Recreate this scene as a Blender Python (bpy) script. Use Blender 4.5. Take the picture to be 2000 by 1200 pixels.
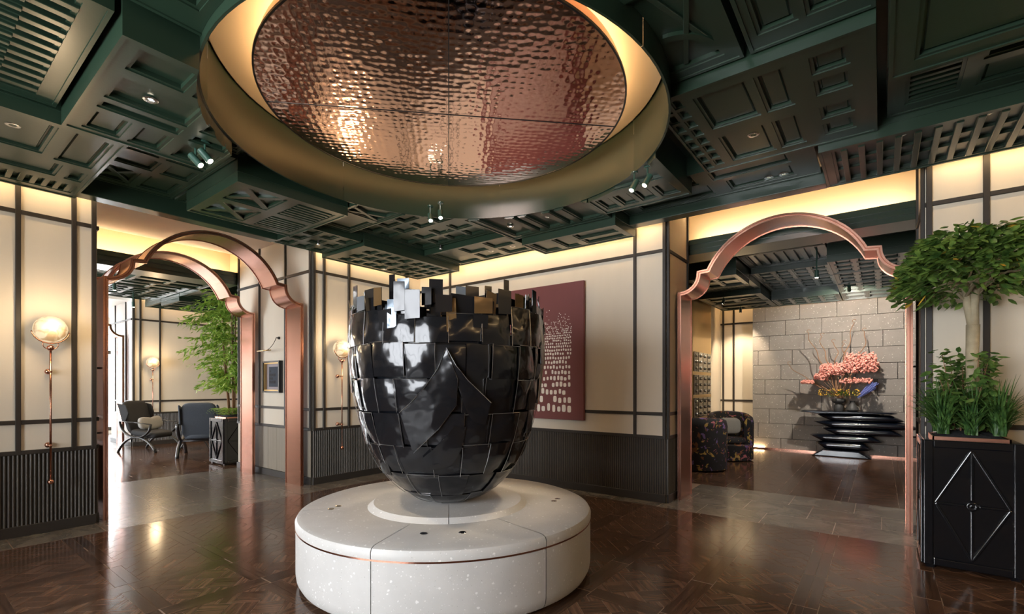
import bpy, bmesh, math, random
from mathutils import Vector, Matrix
R_ = math.radians
random.seed(7)
for o in list(bpy.data.objects): bpy.data.objects.remove(o)
scene = bpy.context.scene
COL = scene.collection

# ---------------------------------------------------------------- camera
cam_d = bpy.data.cameras.new('camera'); cam = bpy.data.objects.new('camera', cam_d); COL.objects.link(cam)
cam_d.sensor_width = 36.0; cam_d.lens = 36.0 * 939 / 2000
cam_d.shift_y = 152 / 2000; cam_d.clip_end = 200; cam_d.clip_start = 0.05
YAW = 37.5
cam.location = (0, 0, 1.35); cam.rotation_euler = (R_(90), 0, R_(YAW - 90))
scene.camera = cam
# ---------------------------------------------------------------- world (overcast daylight)
w = bpy.data.worlds.new('world'); scene.world = w; w.use_nodes = True
bg = w.node_tree.nodes['Background']; bg.inputs[0].default_value = (0.93, 0.965, 1.0, 1); bg.inputs[1].default_value = 15.0
# ---------------------------------------------------------------- exposure
vs = scene.view_settings
vs.view_transform = 'Standard'; vs.look = 'None'; vs.gamma = 1.0; vs.use_curve_mapping = False
vs.exposure = 0.56
scene.cycles.max_bounces = 8

X1, Y1 = 5.42, 6.08          # painting wall plane x, sconce wall plane y
DC = (2.60, 2.60)            # axis of the dish, the sculpture and the plinth
RD = 1.585                   # drum radius
OPL = (1.25, 3.50)           # opening in the sconce wall (x range)
OPR = (-0.30, 1.94)          # opening in the painting wall (y range)
ZT, ZM, ZC = 2.885, 1.015, 0.745   # rail heights
WARM = (1.0, 0.74, 0.42)

# ---------------------------------------------------------------- helpers
def put(o, parent=None):
    COL.objects.link(o)
    if parent is not None: o.parent = parent
    return o
def tag(o, label=None, cat=None, group=None, kind=None):
    if label: o['label'] = label
    if cat: o['category'] = cat
    if group: o['group'] = group
    if kind: o['kind'] = kind
    return o
def thing(name, label, cat, loc=(0, 0, 0), rz=0.0, group=None, kind=None):
    o = bpy.data.objects.new(name, None); o.empty_display_size = 0.1
    put(o); o.location = loc; o.rotation_euler = (0, 0, rz)
    return tag(o, label, cat, group, kind)

class MB:
    def __init__(s): s.v = []; s.f = []
    def add(s, vs, fs):
        b = len(s.v); s.v += [tuple(p) for p in vs]; s.f += [tuple(i + b for i in f) for f in fs]; return s
    def box(s, x0, x1, y0, y1, z0, z1):
        if x0 > x1: x0, x1 = x1, x0
        if y0 > y1: y0, y1 = y1, y0
        if z0 > z1: z0, z1 = z1, z0
        return s.add([(x0, y0, z0), (x1, y0, z0), (x1, y1, z0), (x0, y1, z0), (x0, y0, z1), (x1, y0, z1), (x1, y1, z1), (x0, y1, z1)],
                     [(0, 3, 2, 1), (4, 5, 6, 7), (0, 1, 5, 4), (1, 2, 6, 5), (2, 3, 7, 6), (3, 0, 4, 7)])
    def bar(s, a, b, w, h, up=(0, 0, 1)):
        a = Vector(a); b = Vector(b); d = (b - a).normalized(); up = Vector(up)
        sd = d.cross(up); sd = sd.normalized() if sd.length > 1e-6 else Vector((1, 0, 0)); u = sd.cross(d).normalized()
        P = []
        for p in (a, b):
            for i, j in ((-1, -1), (1, -1), (1, 1), (-1, 1)): P.append(p + sd * w / 2 * i + u * h / 2 * j)
        return s.add(P, [(3, 2, 1, 0), (4, 5, 6, 7), (0, 1, 5, 4), (1, 2, 6, 5), (2, 3, 7, 6), (3, 0, 4, 7)])
    def tube(s, pts, r, n=8, closed=False, flat=None):
        pts = [Vector(p) for p in pts]; m = len(pts)
        rs = r if isinstance(r, (list, tuple)) else [r] * m
        prev = None; rings = []
        for i, p in enumerate(pts):
            if closed: t = pts[(i + 1) % m] - pts[i - 1]
            else: t = pts[min(i + 1, m - 1)] - pts[max(i - 1, 0)]
            t = t.normalized() if t.length > 1e-9 else Vector((0, 0, 1))
            if prev is None:
                ref = Vector((0, 0, 1)) if abs(t.z) < 0.9 else Vector((1, 0, 0))
                nrm = t.cross(ref).normalized()
            else:
                nrm = prev - t * prev.dot(t)
                nrm = nrm.normalized() if nrm.length > 1e-6 else t.orthogonal().normalized()
            prev = nrm; bn = t.cross(nrm)
            rings.append([p + (nrm * math.cos(2 * math.pi * k / n) * (flat[0] if flat else 1) + bn * math.sin(2 * math.pi * k / n) * (flat[1] if flat else 1)) * rs[i] for k in range(n)])
        V = [q for rg in rings for q in rg]; F = []
        for i in range(m if closed else m - 1):
            j = (i + 1) % m
            for k in range(n): F.append((i * n + k, i * n + (k + 1) % n, j * n + (k + 1) % n, j * n + k))
        if not closed: F.append(tuple(range(n - 1, -1, -1))); F.append(tuple((m - 1) * n + k for k in range(n)))
        return s.add(V, F)
    def lathe(s, prof, c=(0, 0, 0), n=32, a0=0.0, a1=2 * math.pi, caps=False):
        full = abs(a1 - a0 - 2 * math.pi) < 1e-6; st = n if full else n + 1; V = []; F = []; m = len(prof)
        for i in range(st):
            a = a0 + (a1 - a0) * i / n
            for (r, z) in prof: V.append((c[0] + r * math.cos(a), c[1] + r * math.sin(a), c[2] + z))
        for i in range(n):
            j = (i + 1) % st
            for k in range(m - 1): F.append((i * m + k, j * m + k, j * m + k + 1, i * m + k + 1))
        if caps and not full: F.append(tuple(range(m))); F.append(tuple((st - 1) * m + k for k in range(m - 1, -1, -1)))
        return s.add(V, F)
    def ball(s, c, r, n=16, m=10, sz=1.0):
        return s.lathe([(max(1e-4, r * math.sin(math.pi * k / m)), -r * sz * math.cos(math.pi * k / m)) for k in range(m + 1)], c, n)
    def prism(s, poly, d0, d1, plane='xy'):
        n = len(poly)
        def P(a, b, d): return {'xy': (a, b, d), 'xz': (a, d, b), 'yz': (d, a, b)}[plane]
        return s.add([P(a, b, d0) for a, b in poly] + [P(a, b, d1) for a, b in poly],
                     [tuple(range(n - 1, -1, -1)), tuple(range(n, 2 * n))] + [(i, (i + 1) % n, n + (i + 1) % n, n + i) for i in range(n)])
    def build(s, name, mat, parent=None, smooth=False, bevel=0.0, seg=2, kind=None, fix=True, auto=None):
        off = parent['_org'] if parent is not None and '_org' in parent else (0, 0, 0)
        me = bpy.data.meshes.new(name)
        me.from_pydata([(a - off[0], b - off[1], c - off[2]) for a, b, c in s.v], [], s.f)
        if fix:
            bm = bmesh.new(); bm.from_mesh(me); bmesh.ops.recalc_face_normals(bm, faces=bm.faces); bm.to_mesh(me); bm.free()
        me.materials.append(MAT[mat] if isinstance(mat, str) else mat)
        if smooth:
            for p in me.polygons: p.use_smooth = True
            if auto: me.set_sharp_from_angle(angle=R_(auto))
        o = bpy.data.objects.new(name, me); put(o, parent)
        if off != (0, 0, 0): o['_org'] = off
        if bevel > 0:
            b = o.modifiers.new('bevel', 'BEVEL'); b.width = bevel; b.segments = seg; b.limit_method = 'ANGLE'; b.angle_limit = R_(40)
        if kind: o['kind'] = kind
        return o
def wthing(name, label, cat, loc, group=None, kind=None):
    """a thing whose parts are written in world coordinates"""
    o = thing(name, label, cat, loc, 0, group, kind); o['_org'] = tuple(loc); return o
def clean_tags():
    for o in bpy.data.objects:
        if '_org' in o: del o['_org']
def lerp(a, b, t): return a + (b - a) * t
def bez(p0, p1, p2, p3, n):
    o = []
    for i in range(n + 1):
        t = i / n; u = 1 - t
        o.append(tuple(u ** 3 * a + 3 * u * u * t * b + 3 * u * t * t * c + t ** 3 * d for a, b, c, d in zip(p0, p1, p2, p3)))
    return o

# ---------------------------------------------------------------- materials
MAT = {}
def newmat(name):
    m = bpy.data.materials.new(name); m.use_nodes = True; nt = m.node_tree
    return m, nt, nt.nodes['Principled BSDF']
def N(nt, typ, **kw):
    n = nt.nodes.new(typ)
    for k, v in kw.items():
        if k.startswith('i_'):
            key = k[2:]; key = int(key) if key.isdigit() else key.replace('_', ' ')
            n.inputs[key].default_value = v
        else: setattr(n, k, v)
    return n
def basic(name, col, rough=0.5, metal=0.0, coat=0.0, noise=0.0, nscale=8.0, bump=0.0, bscale=40.0, spec=None, stretch=None, emit=None, es=0.0, coatr=0.06, sheen=0.0):
    m, nt, b = newmat(name); L = nt.links.new
    b.inputs['Base Color'].default_value = (*col, 1); b.inputs['Roughness'].default_value = rough; b.inputs['Metallic'].default_value = metal
    b.inputs['Coat Weight'].default_value = coat; b.inputs['Coat Roughness'].default_value = coatr
    if sheen: b.inputs['Sheen Weight'].default_value = sheen
    if spec is not None: b.inputs['Specular IOR Level'].default_value = spec
    tc = N(nt, 'ShaderNodeTexCoord'); vec = tc.outputs['Object']
    if stretch:
        mp = N(nt, 'ShaderNodeMapping'); mp.inputs['Scale'].default_value = stretch; L(vec, mp.inputs['Vector']); vec = mp.outputs[0]
    if noise > 0:
        nz = N(nt, 'ShaderNodeTexNoise', i_Scale=nscale, i_Detail=5.0); L(vec, nz.inputs['Vector'])
        mx = N(nt, 'ShaderNodeMix', data_type='RGBA'); mx.inputs[6].default_value = (*[c * (1 - noise) for c in col], 1); mx.inputs[7].default_value = (*[min(1, c * (1 + noise)) for c in col], 1)
        L(nz.outputs['Fac'], mx.inputs[0]); L(mx.outputs[2], b.inputs['Base Color'])
    if bump > 0:
        nb = N(nt, 'ShaderNodeTexNoise', i_Scale=bscale, i_Detail=3.0); L(vec, nb.inputs['Vector'])
        bp = N(nt, 'ShaderNodeBump', i_Strength=bump, i_Distance=0.01); L(nb.outputs['Fac'], bp.inputs['Height']); L(bp.outputs[0], b.inputs['Normal'])
    if emit: b.inputs['Emission Color'].default_value = (*emit, 1); b.inputs['Emission Strength'].default_value = es
    MAT[name] = m; return m
basic('green', (0.0168, 0.035, 0.0208), 0.32, coat=0.3, noise=0.12, nscale=3, coatr=0.2, bump=0.03, bscale=60)
basic('cream', (0.64, 0.575, 0.47), 0.62, noise=0.06, nscale=5, bump=0.06, bscale=220, stretch=(1, 1, 0.15))
basic('plaster', (0.80, 0.69, 0.60), 0.7, noise=0.10, nscale=2)
basic('cap', (0.80, 0.68, 0.50), 0.6)
basic('bronze', (0.026, 0.021, 0.017), 0.5, coat=0.0, coatr=0.3, noise=0.2, nscale=20)
basic('rib', (0.085, 0.074, 0.062), 0.42, coat=0.12, coatr=0.3, noise=0.2, nscale=12)
basic('ribback', (0.018, 0.016, 0.014), 0.6)
basic('copper', (0.58, 0.295, 0.215), 0.26, metal=1.0, noise=0.06, nscale=3)
basic('copper_dark', (0.33, 0.135, 0.09), 0.3, metal=1.0)
basic('copper_rod', (0.55, 0.27, 0.19), 0.22, metal=1.0)
basic('brass', (0.55, 0.38, 0.16), 0.3, metal=1.0)
basic('lacquer', (0.005, 0.006, 0.008), 0.14, coat=0.4, coatr=0.05)
basic('weld', (0.42, 0.42, 0.43), 0.3, metal=1.0)
basic('steel', (0.72, 0.74, 0.76), 0.25, metal=1.0)
basic('white', (0.80, 0.79, 0.76), 0.5)
basic('linen', (0.26, 0.25, 0.23), 0.85, noise=0.1, nscale=40, bump=0.1, bscale=300)
basic('charcoal', (0.014, 0.014, 0.015), 0.8, noise=0.25, nscale=60)
basic('slate', (0.045, 0.055, 0.072), 0.85, noise=0.2, nscale=50)
basic('blackwood', (0.012, 0.012, 0.013), 0.35, coat=0.3)
basic('maroon', (0.165, 0.047, 0.047), 0.6, noise=0.12, nscale=2.5)
basic('paint_white', (0.80, 0.75, 0.68), 0.6)
basic('ceramic', (0.045, 0.045, 0.045), 0.55, noise=0.3, nscale=14, bump=0.15, bscale=50)
basic('bark', (0.42, 0.355, 0.235), 0.8, noise=0.3, nscale=18, bump=0.4, bscale=35)
basic('twig', (0.26, 0.14, 0.075), 0.7, noise=0.3, nscale=30)
basic('coral', (0.92, 0.33, 0.26), 0.9, noise=0.35, nscale=16, sheen=0.4)
basic('lavender', (0.15, 0.19, 0.48), 0.8, noise=0.3, nscale=30)
basic('yellow', (0.72, 0.42, 0.04), 0.7, noise=0.2, nscale=30)
basic('soil', (0.016, 0.017, 0.02), 0.9, noise=0.6, nscale=60, bump=0.8, bscale=60)
basic('spotgreen', (0.03, 0.075, 0.055), 0.3, coat=0.4)
basic('mat_board', (0.30, 0.27, 0.29), 0.7, noise=0.12, nscale=30)
basic('ink', (0.025, 0.018, 0.018), 0.7)
basic('navy', (0.004, 0.006, 0.011), 0.14, coat=0.4, coatr=0.05)
basic('oakgrey', (0.25, 0.215, 0.165), 0.5, noise=0.18, nscale=5, stretch=(6, 6, 0.4))
basic('led', (1, 0.8, 0.55), 0.5, emit=(1.0, 0.66, 0.32), es=30.0)
basic('led_soft', (1, 0.8, 0.55), 0.5, emit=(1.0, 0.72, 0.42), es=40.0)
basic('led_dim', (1, 0.8, 0.55), 0.5, emit=(1.0, 0.70, 0.40), es=34.0)
basic('led_ring', (1, 0.8, 0.55), 0.5, emit=(1.0, 0.62, 0.30), es=15.0)
basic('lampface', (1, 0.9, 0.7), 0.4, emit=(1.0, 0.85, 0.62), es=30.0)
basic('white_wall', (0.72, 0.70, 0.67), 0.6)
basic('shelfglass', (0.05, 0.045, 0.035), 0.08, coat=0.6)

def leaf_mat(name, c0, c1, rough=0.38):
    m, nt, b = newmat(name); L = nt.links.new
    tc = N(nt, 'ShaderNodeTexCoord'); nz = N(nt, 'ShaderNodeTexNoise', i_Scale=14.0, i_Detail=2.0); L(tc.outputs['Object'], nz.inputs['Vector'])
    cr = N(nt, 'ShaderNodeValToRGB'); cr.color_ramp.elements[0].position = 0.36; cr.color_ramp.elements[1].position = 0.66
    cr.color_ramp.elements[0].color = (*c0, 1); cr.color_ramp.elements[1].color = (*c1, 1)
    L(nz.outputs['Fac'], cr.inputs[0]); L(cr.outputs[0], b.inputs['Base Color']); b.inputs['Roughness'].default_value = rough
    tr = N(nt, 'ShaderNodeBsdfTranslucent'); L(cr.outputs[0], tr.inputs['Color'])
    ms = N(nt, 'ShaderNodeMixShader', i_Fac=0.3); L(b.outputs[0], ms.inputs[1]); L(tr.outputs[0], ms.inputs[2])
    L(ms.outputs[0], nt.nodes['Material Output'].inputs['Surface']); MAT[name] = m
leaf_mat('leaf_dark', (0.05, 0.115, 0.025), (0.23, 0.36, 0.075))
leaf_mat('leaf_shrub', (0.06, 0.14, 0.03), (0.20, 0.33, 0.08))
leaf_mat('leaf_bright', (0.13, 0.28, 0.035), (0.46, 0.60, 0.12))
leaf_mat('leaf_grass', (0.035, 0.10, 0.028), (0.14, 0.28, 0.07))

def hammered():
    m, nt, b = newmat('hammered'); L = nt.links.new
    b.inputs['Base Color'].default_value = (0.96, 0.64, 0.52, 1); b.inputs['Metallic'].default_value = 1; b.inputs['Roughness'].default_value = 0.09
    tc = N(nt, 'ShaderNodeTexCoord'); mp = N(nt, 'ShaderNodeMapping'); mp.inputs['Rotation'].default_value = (0, 0, R_(45)); L(tc.outputs['Object'], mp.inputs['Vector'])
    vo = N(nt, 'ShaderNodeTexVoronoi', feature='SMOOTH_F1', i_Scale=19.0, i_Smoothness=0.7, i_Randomness=0.45); L(mp.outputs[0], vo.inputs['Vector'])
    nz = N(nt, 'ShaderNodeTexNoise', i_Scale=2.2, i_Detail=1.0); L(mp.outputs[0], nz.inputs['Vector'])
    ad = N(nt, 'ShaderNodeMath', operation='MULTIPLY_ADD'); L(vo.outputs['Distance'], ad.inputs[0]); ad.inputs[1].default_value = 1.0; 
    mu = N(nt, 'ShaderNodeMath', operation='MULTIPLY'); L(nz.outputs['Fac'], mu.inputs[0]); mu.inputs[1].default_value = 0.9; L(mu.outputs[0], ad.inputs[2])
    bp = N(nt, 'ShaderNodeBump', i_Strength=1.0, i_Distance=0.0038); L(ad.outputs[0], bp.inputs['Height']); L(bp.outputs[0], b.inputs['Normal'])
    MAT['hammered'] = m
hammered()

def plates_mat(name, col, rough, dist):
    m, nt, b = newmat(name); L = nt.links.new
    b.inputs['Base Color'].default_value = (*col, 1); b.inputs['Roughness'].default_value = rough; b.inputs['Metallic'].default_value = 0.4
    b.inputs['Coat Weight'].default_value = 0.3; b.inputs['Coat Roughness'].default_value = 0.06
    tc = N(nt, 'ShaderNodeTexCoord'); nz = N(nt, 'ShaderNodeTexNoise', i_Scale=5.5, i_Detail=1.6); L(tc.outputs['Object'], nz.inputs['Vector'])
    oi = N(nt, 'ShaderNodeObjectInfo'); mu = N(nt, 'ShaderNodeMath', operation='MULTIPLY'); L(oi.outputs['Random'], mu.inputs[0]); mu.inputs[1].default_value = 40.0
    va = N(nt, 'ShaderNodeVectorMath', operation='ADD'); L(tc.outputs['Object'], va.inputs[0]); L(mu.outputs[0], va.inputs[1]); L(va.outputs[0], nz.inputs['Vector'])
    bp = N(nt, 'ShaderNodeBump', i_Strength=1.0, i_Distance=dist); L(nz.outputs['Fac'], bp.inputs['Height']); L(bp.outputs[0], b.inputs['Normal']); L(bp.outputs[0], b.inputs['Coat Normal'])
    MAT[name] = m
plates_mat('plate', (0.012, 0.012, 0.014), 0.2, 0.030)
plates_mat('plate_flat', (0.014, 0.014, 0.016), 0.14, 0.004)
plates_mat('plate_bright', (0.12, 0.15, 0.185), 0.25, 0.03)
plates_mat('plate_gold', (0.13, 0.075, 0.03), 0.25, 0.02)

def speckle(name, base, chip, dark, scale, rough, chipth=0.23, bump=0.0, noise=0.12):
    m, nt, b = newmat(name); L = nt.links.new
    tc = N(nt, 'ShaderNodeTexCoord')
    nz = N(nt, 'ShaderNodeTexNoise', i_Scale=scale * 0.25, i_Detail=4.0); L(tc.outputs['Object'], nz.inputs['Vector'])
    m1 = N(nt, 'ShaderNodeMix', data_type='RGBA'); m1.inputs[6].default_value = (*[c * (1 - noise) for c in base], 1); m1.inputs[7].default_value = (*[min(1, c * (1 + noise)) for c in base], 1); L(nz.outputs['Fac'], m1.inputs[0])
    last = m1.outputs[2]
    for sc, th, col in ((scale, chipth, chip), (scale * 2.6, chipth * 0.9, chip), (scale * 1.9, chipth * 0.62, dark)):
        vo = N(nt, 'ShaderNodeTexVoronoi', i_Scale=sc, i_Randomness=1.0); 
        dn = N(nt, 'ShaderNodeTexNoise', i_Scale=sc * 1.2, i_Detail=1.0); L(tc.outputs['Object'], dn.inputs['Vector'])
        ad = N(nt, 'ShaderNodeVectorMath', operation='MULTIPLY_ADD'); L(dn.outputs['Color'], ad.inputs[0]); ad.inputs[1].default_value = (0.6 / sc,) * 3; L(tc.outputs['Object'], ad.inputs[2])
        L(ad.outputs[0], vo.inputs['Vector'])
        rnd = N(nt, 'ShaderNodeSeparateColor'); L(vo.outputs['Color'], rnd.inputs[0])
        th_ = N(nt, 'ShaderNodeMath', operation='MULTIPLY'); L(rnd.outputs[0], th_.inputs[0]); th_.inputs[1].default_value = th
        lt = N(nt, 'ShaderNodeMath', operation='LESS_THAN'); L(vo.outputs['Distance'], lt.inputs[0]); L(th_.outputs[0], lt.inputs[1])
        mm = N(nt, 'ShaderNodeMix', data_type='RGBA'); L(lt.outputs[0], mm.inputs[0]); L(last, mm.inputs[6]); mm.inputs[7].default_value = (*col, 1); last = mm.outputs[2]
    L(last, b.inputs['Base Color']); b.inputs['Roughness'].default_value = rough
    if bump:
        bp = N(nt, 'ShaderNodeBump', i_Strength=bump, i_Distance=0.01); n2 = N(nt, 'ShaderNodeTexNoise', i_Scale=scale * 1.5, i_Detail=5.0); L(tc.outputs['Object'], n2.inputs['Vector']); L(n2.outputs['Fac'], bp.inputs['Height']); L(bp.outputs[0], b.inputs['Normal'])
    MAT[name] = m
speckle('terrazzo', (0.455, 0.44, 0.425), (0.63, 0.617, 0.60), (0.33, 0.31, 0.29), 26, 0.5, 0.22)
speckle('ashlar', (0.24, 0.217, 0.195), (0.50, 0.46, 0.40), (0.12, 0.10, 0.09), 22, 0.75, 0.20, bump=0.25, noise=0.18)

def wood():
    m, nt, b = newmat('parquet'); L = nt.links.new
    uv = N(nt, 'ShaderNodeUVMap', uv_map='UVMap'); at = N(nt, 'ShaderNodeAttribute', attribute_name='tone')
    mp = N(nt, 'ShaderNodeMapping'); mp.inputs['Scale'].default_value = (2.2, 38.0, 1); L(uv.outputs[0], mp.inputs['Vector'])
    nz = N(nt, 'ShaderNodeTexNoise', i_Scale=1.0, i_Detail=6.0, i_Roughness=0.65); L(mp.outputs[0], nz.inputs['Vector'])
    cr = N(nt, 'ShaderNodeValToRGB'); e = cr.color_ramp.elements
    e[0].position = 0.30; e[0].color = (0.020, 0.0105, 0.007, 1); e[1].position = 0.70; e[1].color = (0.135, 0.070, 0.041, 1)
    L(nz.outputs['Fac'], cr.inputs[0])
    hv = N(nt, 'ShaderNodeHueSaturation', i_Hue=0.5, i_Saturation=1.0); L(cr.outputs[0], hv.inputs['Color'])
    mr = N(nt, 'ShaderNodeMapRange'); mr.inputs[3].default_value = 0.58; mr.inputs[4].default_value = 1.42; L(at.outputs['Fac'], mr.inputs[0]); L(mr.outputs[0], hv.inputs['Value'])
    L(hv.outputs[0], b.inputs['Base Color']); b.inputs['Roughness'].default_value = 0.14; b.inputs['Specular IOR Level'].default_value = 0.36
    b.inputs['Coat Weight'].default_value = 0.0; b.inputs['Coat Roughness'].default_value = 0.12
    bp = N(nt, 'ShaderNodeBump', i_Strength=0.04, i_Distance=0.004); L(nz.outputs['Fac'], bp.inputs['Height']); L(bp.outputs[0], b.inputs['Normal'])
    MAT['parquet'] = m
wood()
def slabmat():
    m, nt, b = newmat('floorstone'); L = nt.links.new
    tc = N(nt, 'ShaderNodeTexCoord'); nz = N(nt, 'ShaderNodeTexNoise', i_Scale=3.0, i_Detail=7.0, i_Roughness=0.7, i_Distortion=0.6); L(tc.outputs['Object'], nz.inputs['Vector'])
    cr = N(nt, 'ShaderNodeValToRGB'); e = cr.color_ramp.elements; e[0].position = 0.32; e[0].color = (0.085, 0.073, 0.060, 1); e[1].position = 0.72; e[1].color = (0.21, 0.182, 0.15, 1)
    L(nz.outputs['Fac'], cr.inputs[0]); L(cr.outputs[0], b.inputs['Base Color']); b.inputs['Roughness'].default_value = 0.24
    MAT['floorstone'] = m
slabmat()
basic('grout', (0.20, 0.15, 0.11), 0.6)
basic('joint', (0.12, 0.105, 0.09), 0.8)
basic('subfloor', (0.20, 0.135, 0.09), 0.5)

def globe():
    m, nt, b = newmat('alabaster'); L = nt.links.new
    tc = N(nt, 'ShaderNodeTexCoord'); nz = N(nt, 'ShaderNodeTexNoise', i_Scale=9.0, i_Detail=4.0, i_Distortion=1.6); L(tc.outputs['Object'], nz.inputs['Vector'])
    cr = N(nt, 'ShaderNodeValToRGB'); e = cr.color_ramp.elements; e[0].position = 0.36; e[0].color = (0.50, 0.27, 0.10, 1); e[1].position = 0.50; e[1].color = (1.0, 0.80, 0.50, 1)
    L(nz.outputs['Fac'], cr.inputs[0]); L(cr.outputs[0], b.inputs['Emission Color']); b.inputs['Emission Strength'].default_value = 0.55
    b.inputs['Base Color'].default_value = (0.22, 0.18, 0.13, 1); b.inputs['Roughness'].default_value = 0.35; MAT['alabaster'] = m
globe()
def pane():
    m, nt, b = newmat('pane'); L = nt.links.new
    t = N(nt, 'ShaderNodeBsdfTransparent'); g = N(nt, 'ShaderNodeBsdfGlossy', i_Roughness=0.02); lw = N(nt, 'ShaderNodeFresnel', i_IOR=1.45)
    ms = N(nt, 'ShaderNodeMixShader'); L(lw.outputs[0], ms.inputs[0]); L(t.outputs[0], ms.inputs[1]); L(g.outputs[0], ms.inputs[2]); L(ms.outputs[0], nt.nodes['Material Output'].inputs['Surface']); MAT['pane'] = m
pane()
def floral():
    m, nt, b = newmat('floral'); L = nt.links.new
    tc = N(nt, 'ShaderNodeTexCoord'); last = None
    b.inputs['Roughness'].default_value = 0.8; base = N(nt, 'ShaderNodeRGB'); base.outputs[0].default_value = (0.008, 0.007, 0.009, 1); last = base.outputs[0]
    for sc, lo, col, off in ((9, 0.615, (0.38, 0.25, 0.06), 0), (10, 0.635, (0.34, 0.10, 0.12), 9), (11, 0.63, (0.13, 0.08, 0.22), 21), (8, 0.63, (0.16, 0.06, 0.02), 33)):
        mp = N(nt, 'ShaderNodeMapping'); mp.inputs['Location'].default_value = (off, off * 0.7, off * 0.3); L(tc.outputs['Object'], mp.inputs['Vector'])
        nz = N(nt, 'ShaderNodeTexNoise', i_Scale=float(sc), i_Detail=3.0, i_Distortion=0.8); L(mp.outputs[0], nz.inputs['Vector'])
        mr = N(nt, 'ShaderNodeMapRange'); mr.inputs[1].default_value = lo; mr.inputs[2].default_value = lo + 0.03; L(nz.outputs['Fac'], mr.inputs[0])
        mm = N(nt, 'ShaderNodeMix', data_type='RGBA'); L(mr.outputs[0], mm.inputs[0]); L(last, mm.inputs[6]); mm.inputs[7].default_value = (*col, 1); last = mm.outputs[2]
    L(last, b.inputs['Base Color']); MAT['floral'] = m
floral()
def spot(name, loc, target, power, size=60, blend=0.6, col=(1, 0.8, 0.55), parent=None, rad=0.03):
    d = bpy.data.lights.new(name, 'SPOT'); d.energy = power; d.color = col; d.spot_size = R_(size); d.spot_blend = blend; d.shadow_soft_size = rad
    o = bpy.data.objects.new(name, d); COL.objects.link(o); o.location = loc
    o.rotation_euler = (Vector(target) - Vector(loc)).to_track_quat('-Z', 'Y').to_euler(); return o
def point(name, loc, power, col, rad=0.05):
    d = bpy.data.lights.new(name, 'POINT'); d.energy = power; d.color = col; d.shadow_soft_size = rad
    o = bpy.data.objects.new(name, d); COL.objects.link(o); o.location = loc; return o
# ---------------------------------------------------------------- daylight: portals in the window openings
WINL = dict(x=-2.6, y0=0.7, y1=4.1, z0=0.55, z1=2.95)        # main hall window wall, camera left
WINLO = dict(x=-2.2, y0=8.8, y1=12.6, z0=0.2, z1=2.8)        # lounge side window
WINE = dict(y=17.0, x0=0.9, x1=5.0, z0=0.08, z1=3.0)          # end window seen through the arches
def portal(name, loc, rot, sx, sy):
    d = bpy.data.lights.new(name, 'AREA'); d.shape = 'RECTANGLE'; d.size = sx; d.size_y = sy; d.cycles.is_portal = True
    o = bpy.data.objects.new(name, d); COL.objects.link(o); o.location = loc; o.rotation_euler = rot
portal('portal_hall', (WINL['x'], (WINL['y0'] + WINL['y1']) / 2, 1.75), (0, R_(-90), 0), WINL['z1'] - WINL['z0'], WINL['y1'] - WINL['y0'])
portal('portal_lounge', (WINLO['x'], (WINLO['y0'] + WINLO['y1']) / 2, 1.5), (0, R_(-90), 0), WINLO['z1'] - WINLO['z0'], WINLO['y1'] - WINLO['y0'])
portal('portal_end', ((WINE['x0'] + WINE['x1']) / 2, WINE['y'], 1.54), (R_(-90), 0, 0), WINE['x1'] - WINE['x0'], WINE['z1'] - WINE['z0'])

# ================================================================ FLOOR
floor = tag(bpy.data.objects.new('floor', None), 'dark parquet and stone floor running through all three rooms', None, None, 'structure'); put(floor)
MB().box(-3, 12, -3.2, 17.2, -0.12, -0.0012).build('subfloor', 'subfloor', floor)
def clip(poly, x0, y0, x1, y1):
    for ax, lim, sg in ((0, x0, 1), (0, x1, -1), (1, y0, 1), (1, y1, -1)):
        out = []
        for i in range(len(poly)):
            a, b = poly[i - 1], poly[i]; da = (a[ax] - lim) * sg; db = (b[ax] - lim) * sg
            if (da >= 0) != (db >= 0):
                t = da / (da - db); out.append((a[0] + (b[0] - a[0]) * t, a[1] + (b[1] - a[1]) * t))
            if db >= 0: out.append(b)
        poly = out
        if len(poly) < 3: return []
    return poly
def area(p): return 0.5 * abs(sum(p[i - 1][0] * p[i][1] - p[i][0] * p[i - 1][1] for i in range(len(p))))
PS = 0.6; BW = 0.07
def panel_polys():
    """one parquet panel on [0,PS]^2 : list of (poly, grain angle)"""
    out = []; s = PS
    out.append(([(0, 0), (s, 0), (s, BW), (0, BW)], 0)); out.append(([(0, s - BW), (s, s - BW), (s, s), (0, s)], 0))
    out.append(([(0, BW), (BW, BW), (BW, s - BW), (0, s - BW)], 90)); out.append(([(s - BW, BW), (s, BW), (s, s - BW), (s - BW, s - BW)], 90))
    pw = 0.0813; cell = pw * 2; c = math.cos(R_(45)); q = s / 2
    for i in range(-4, 5):
        for j in range(-4, 5):
            for k in range(2):
                u0, v0 = (i - 0.5) * cell, (j - 0.5) * cell
                if (i + j) % 2 == 0: rect = [(u0, v0 + k * pw), (u0 + cell, v0 + k * pw), (u0 + cell, v0 + (k + 1) * pw), (u0, v0 + (k + 1) * pw)]; ang = 45
                else: rect = [(u0 + k * pw, v0), (u0 + (k + 1) * pw, v0), (u0 + (k + 1) * pw, v0 + cell), (u0 + k * pw, v0 + cell)]; ang = 135
                p = clip([(q + (a - b) * c, q + (a + b) * c) for a, b in rect], BW, BW, s - BW, s - BW)
                if p and area(p) > 2e-4: out.append((p, ang))
    return out
PANEL = panel_polys()
planks = []
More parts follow.
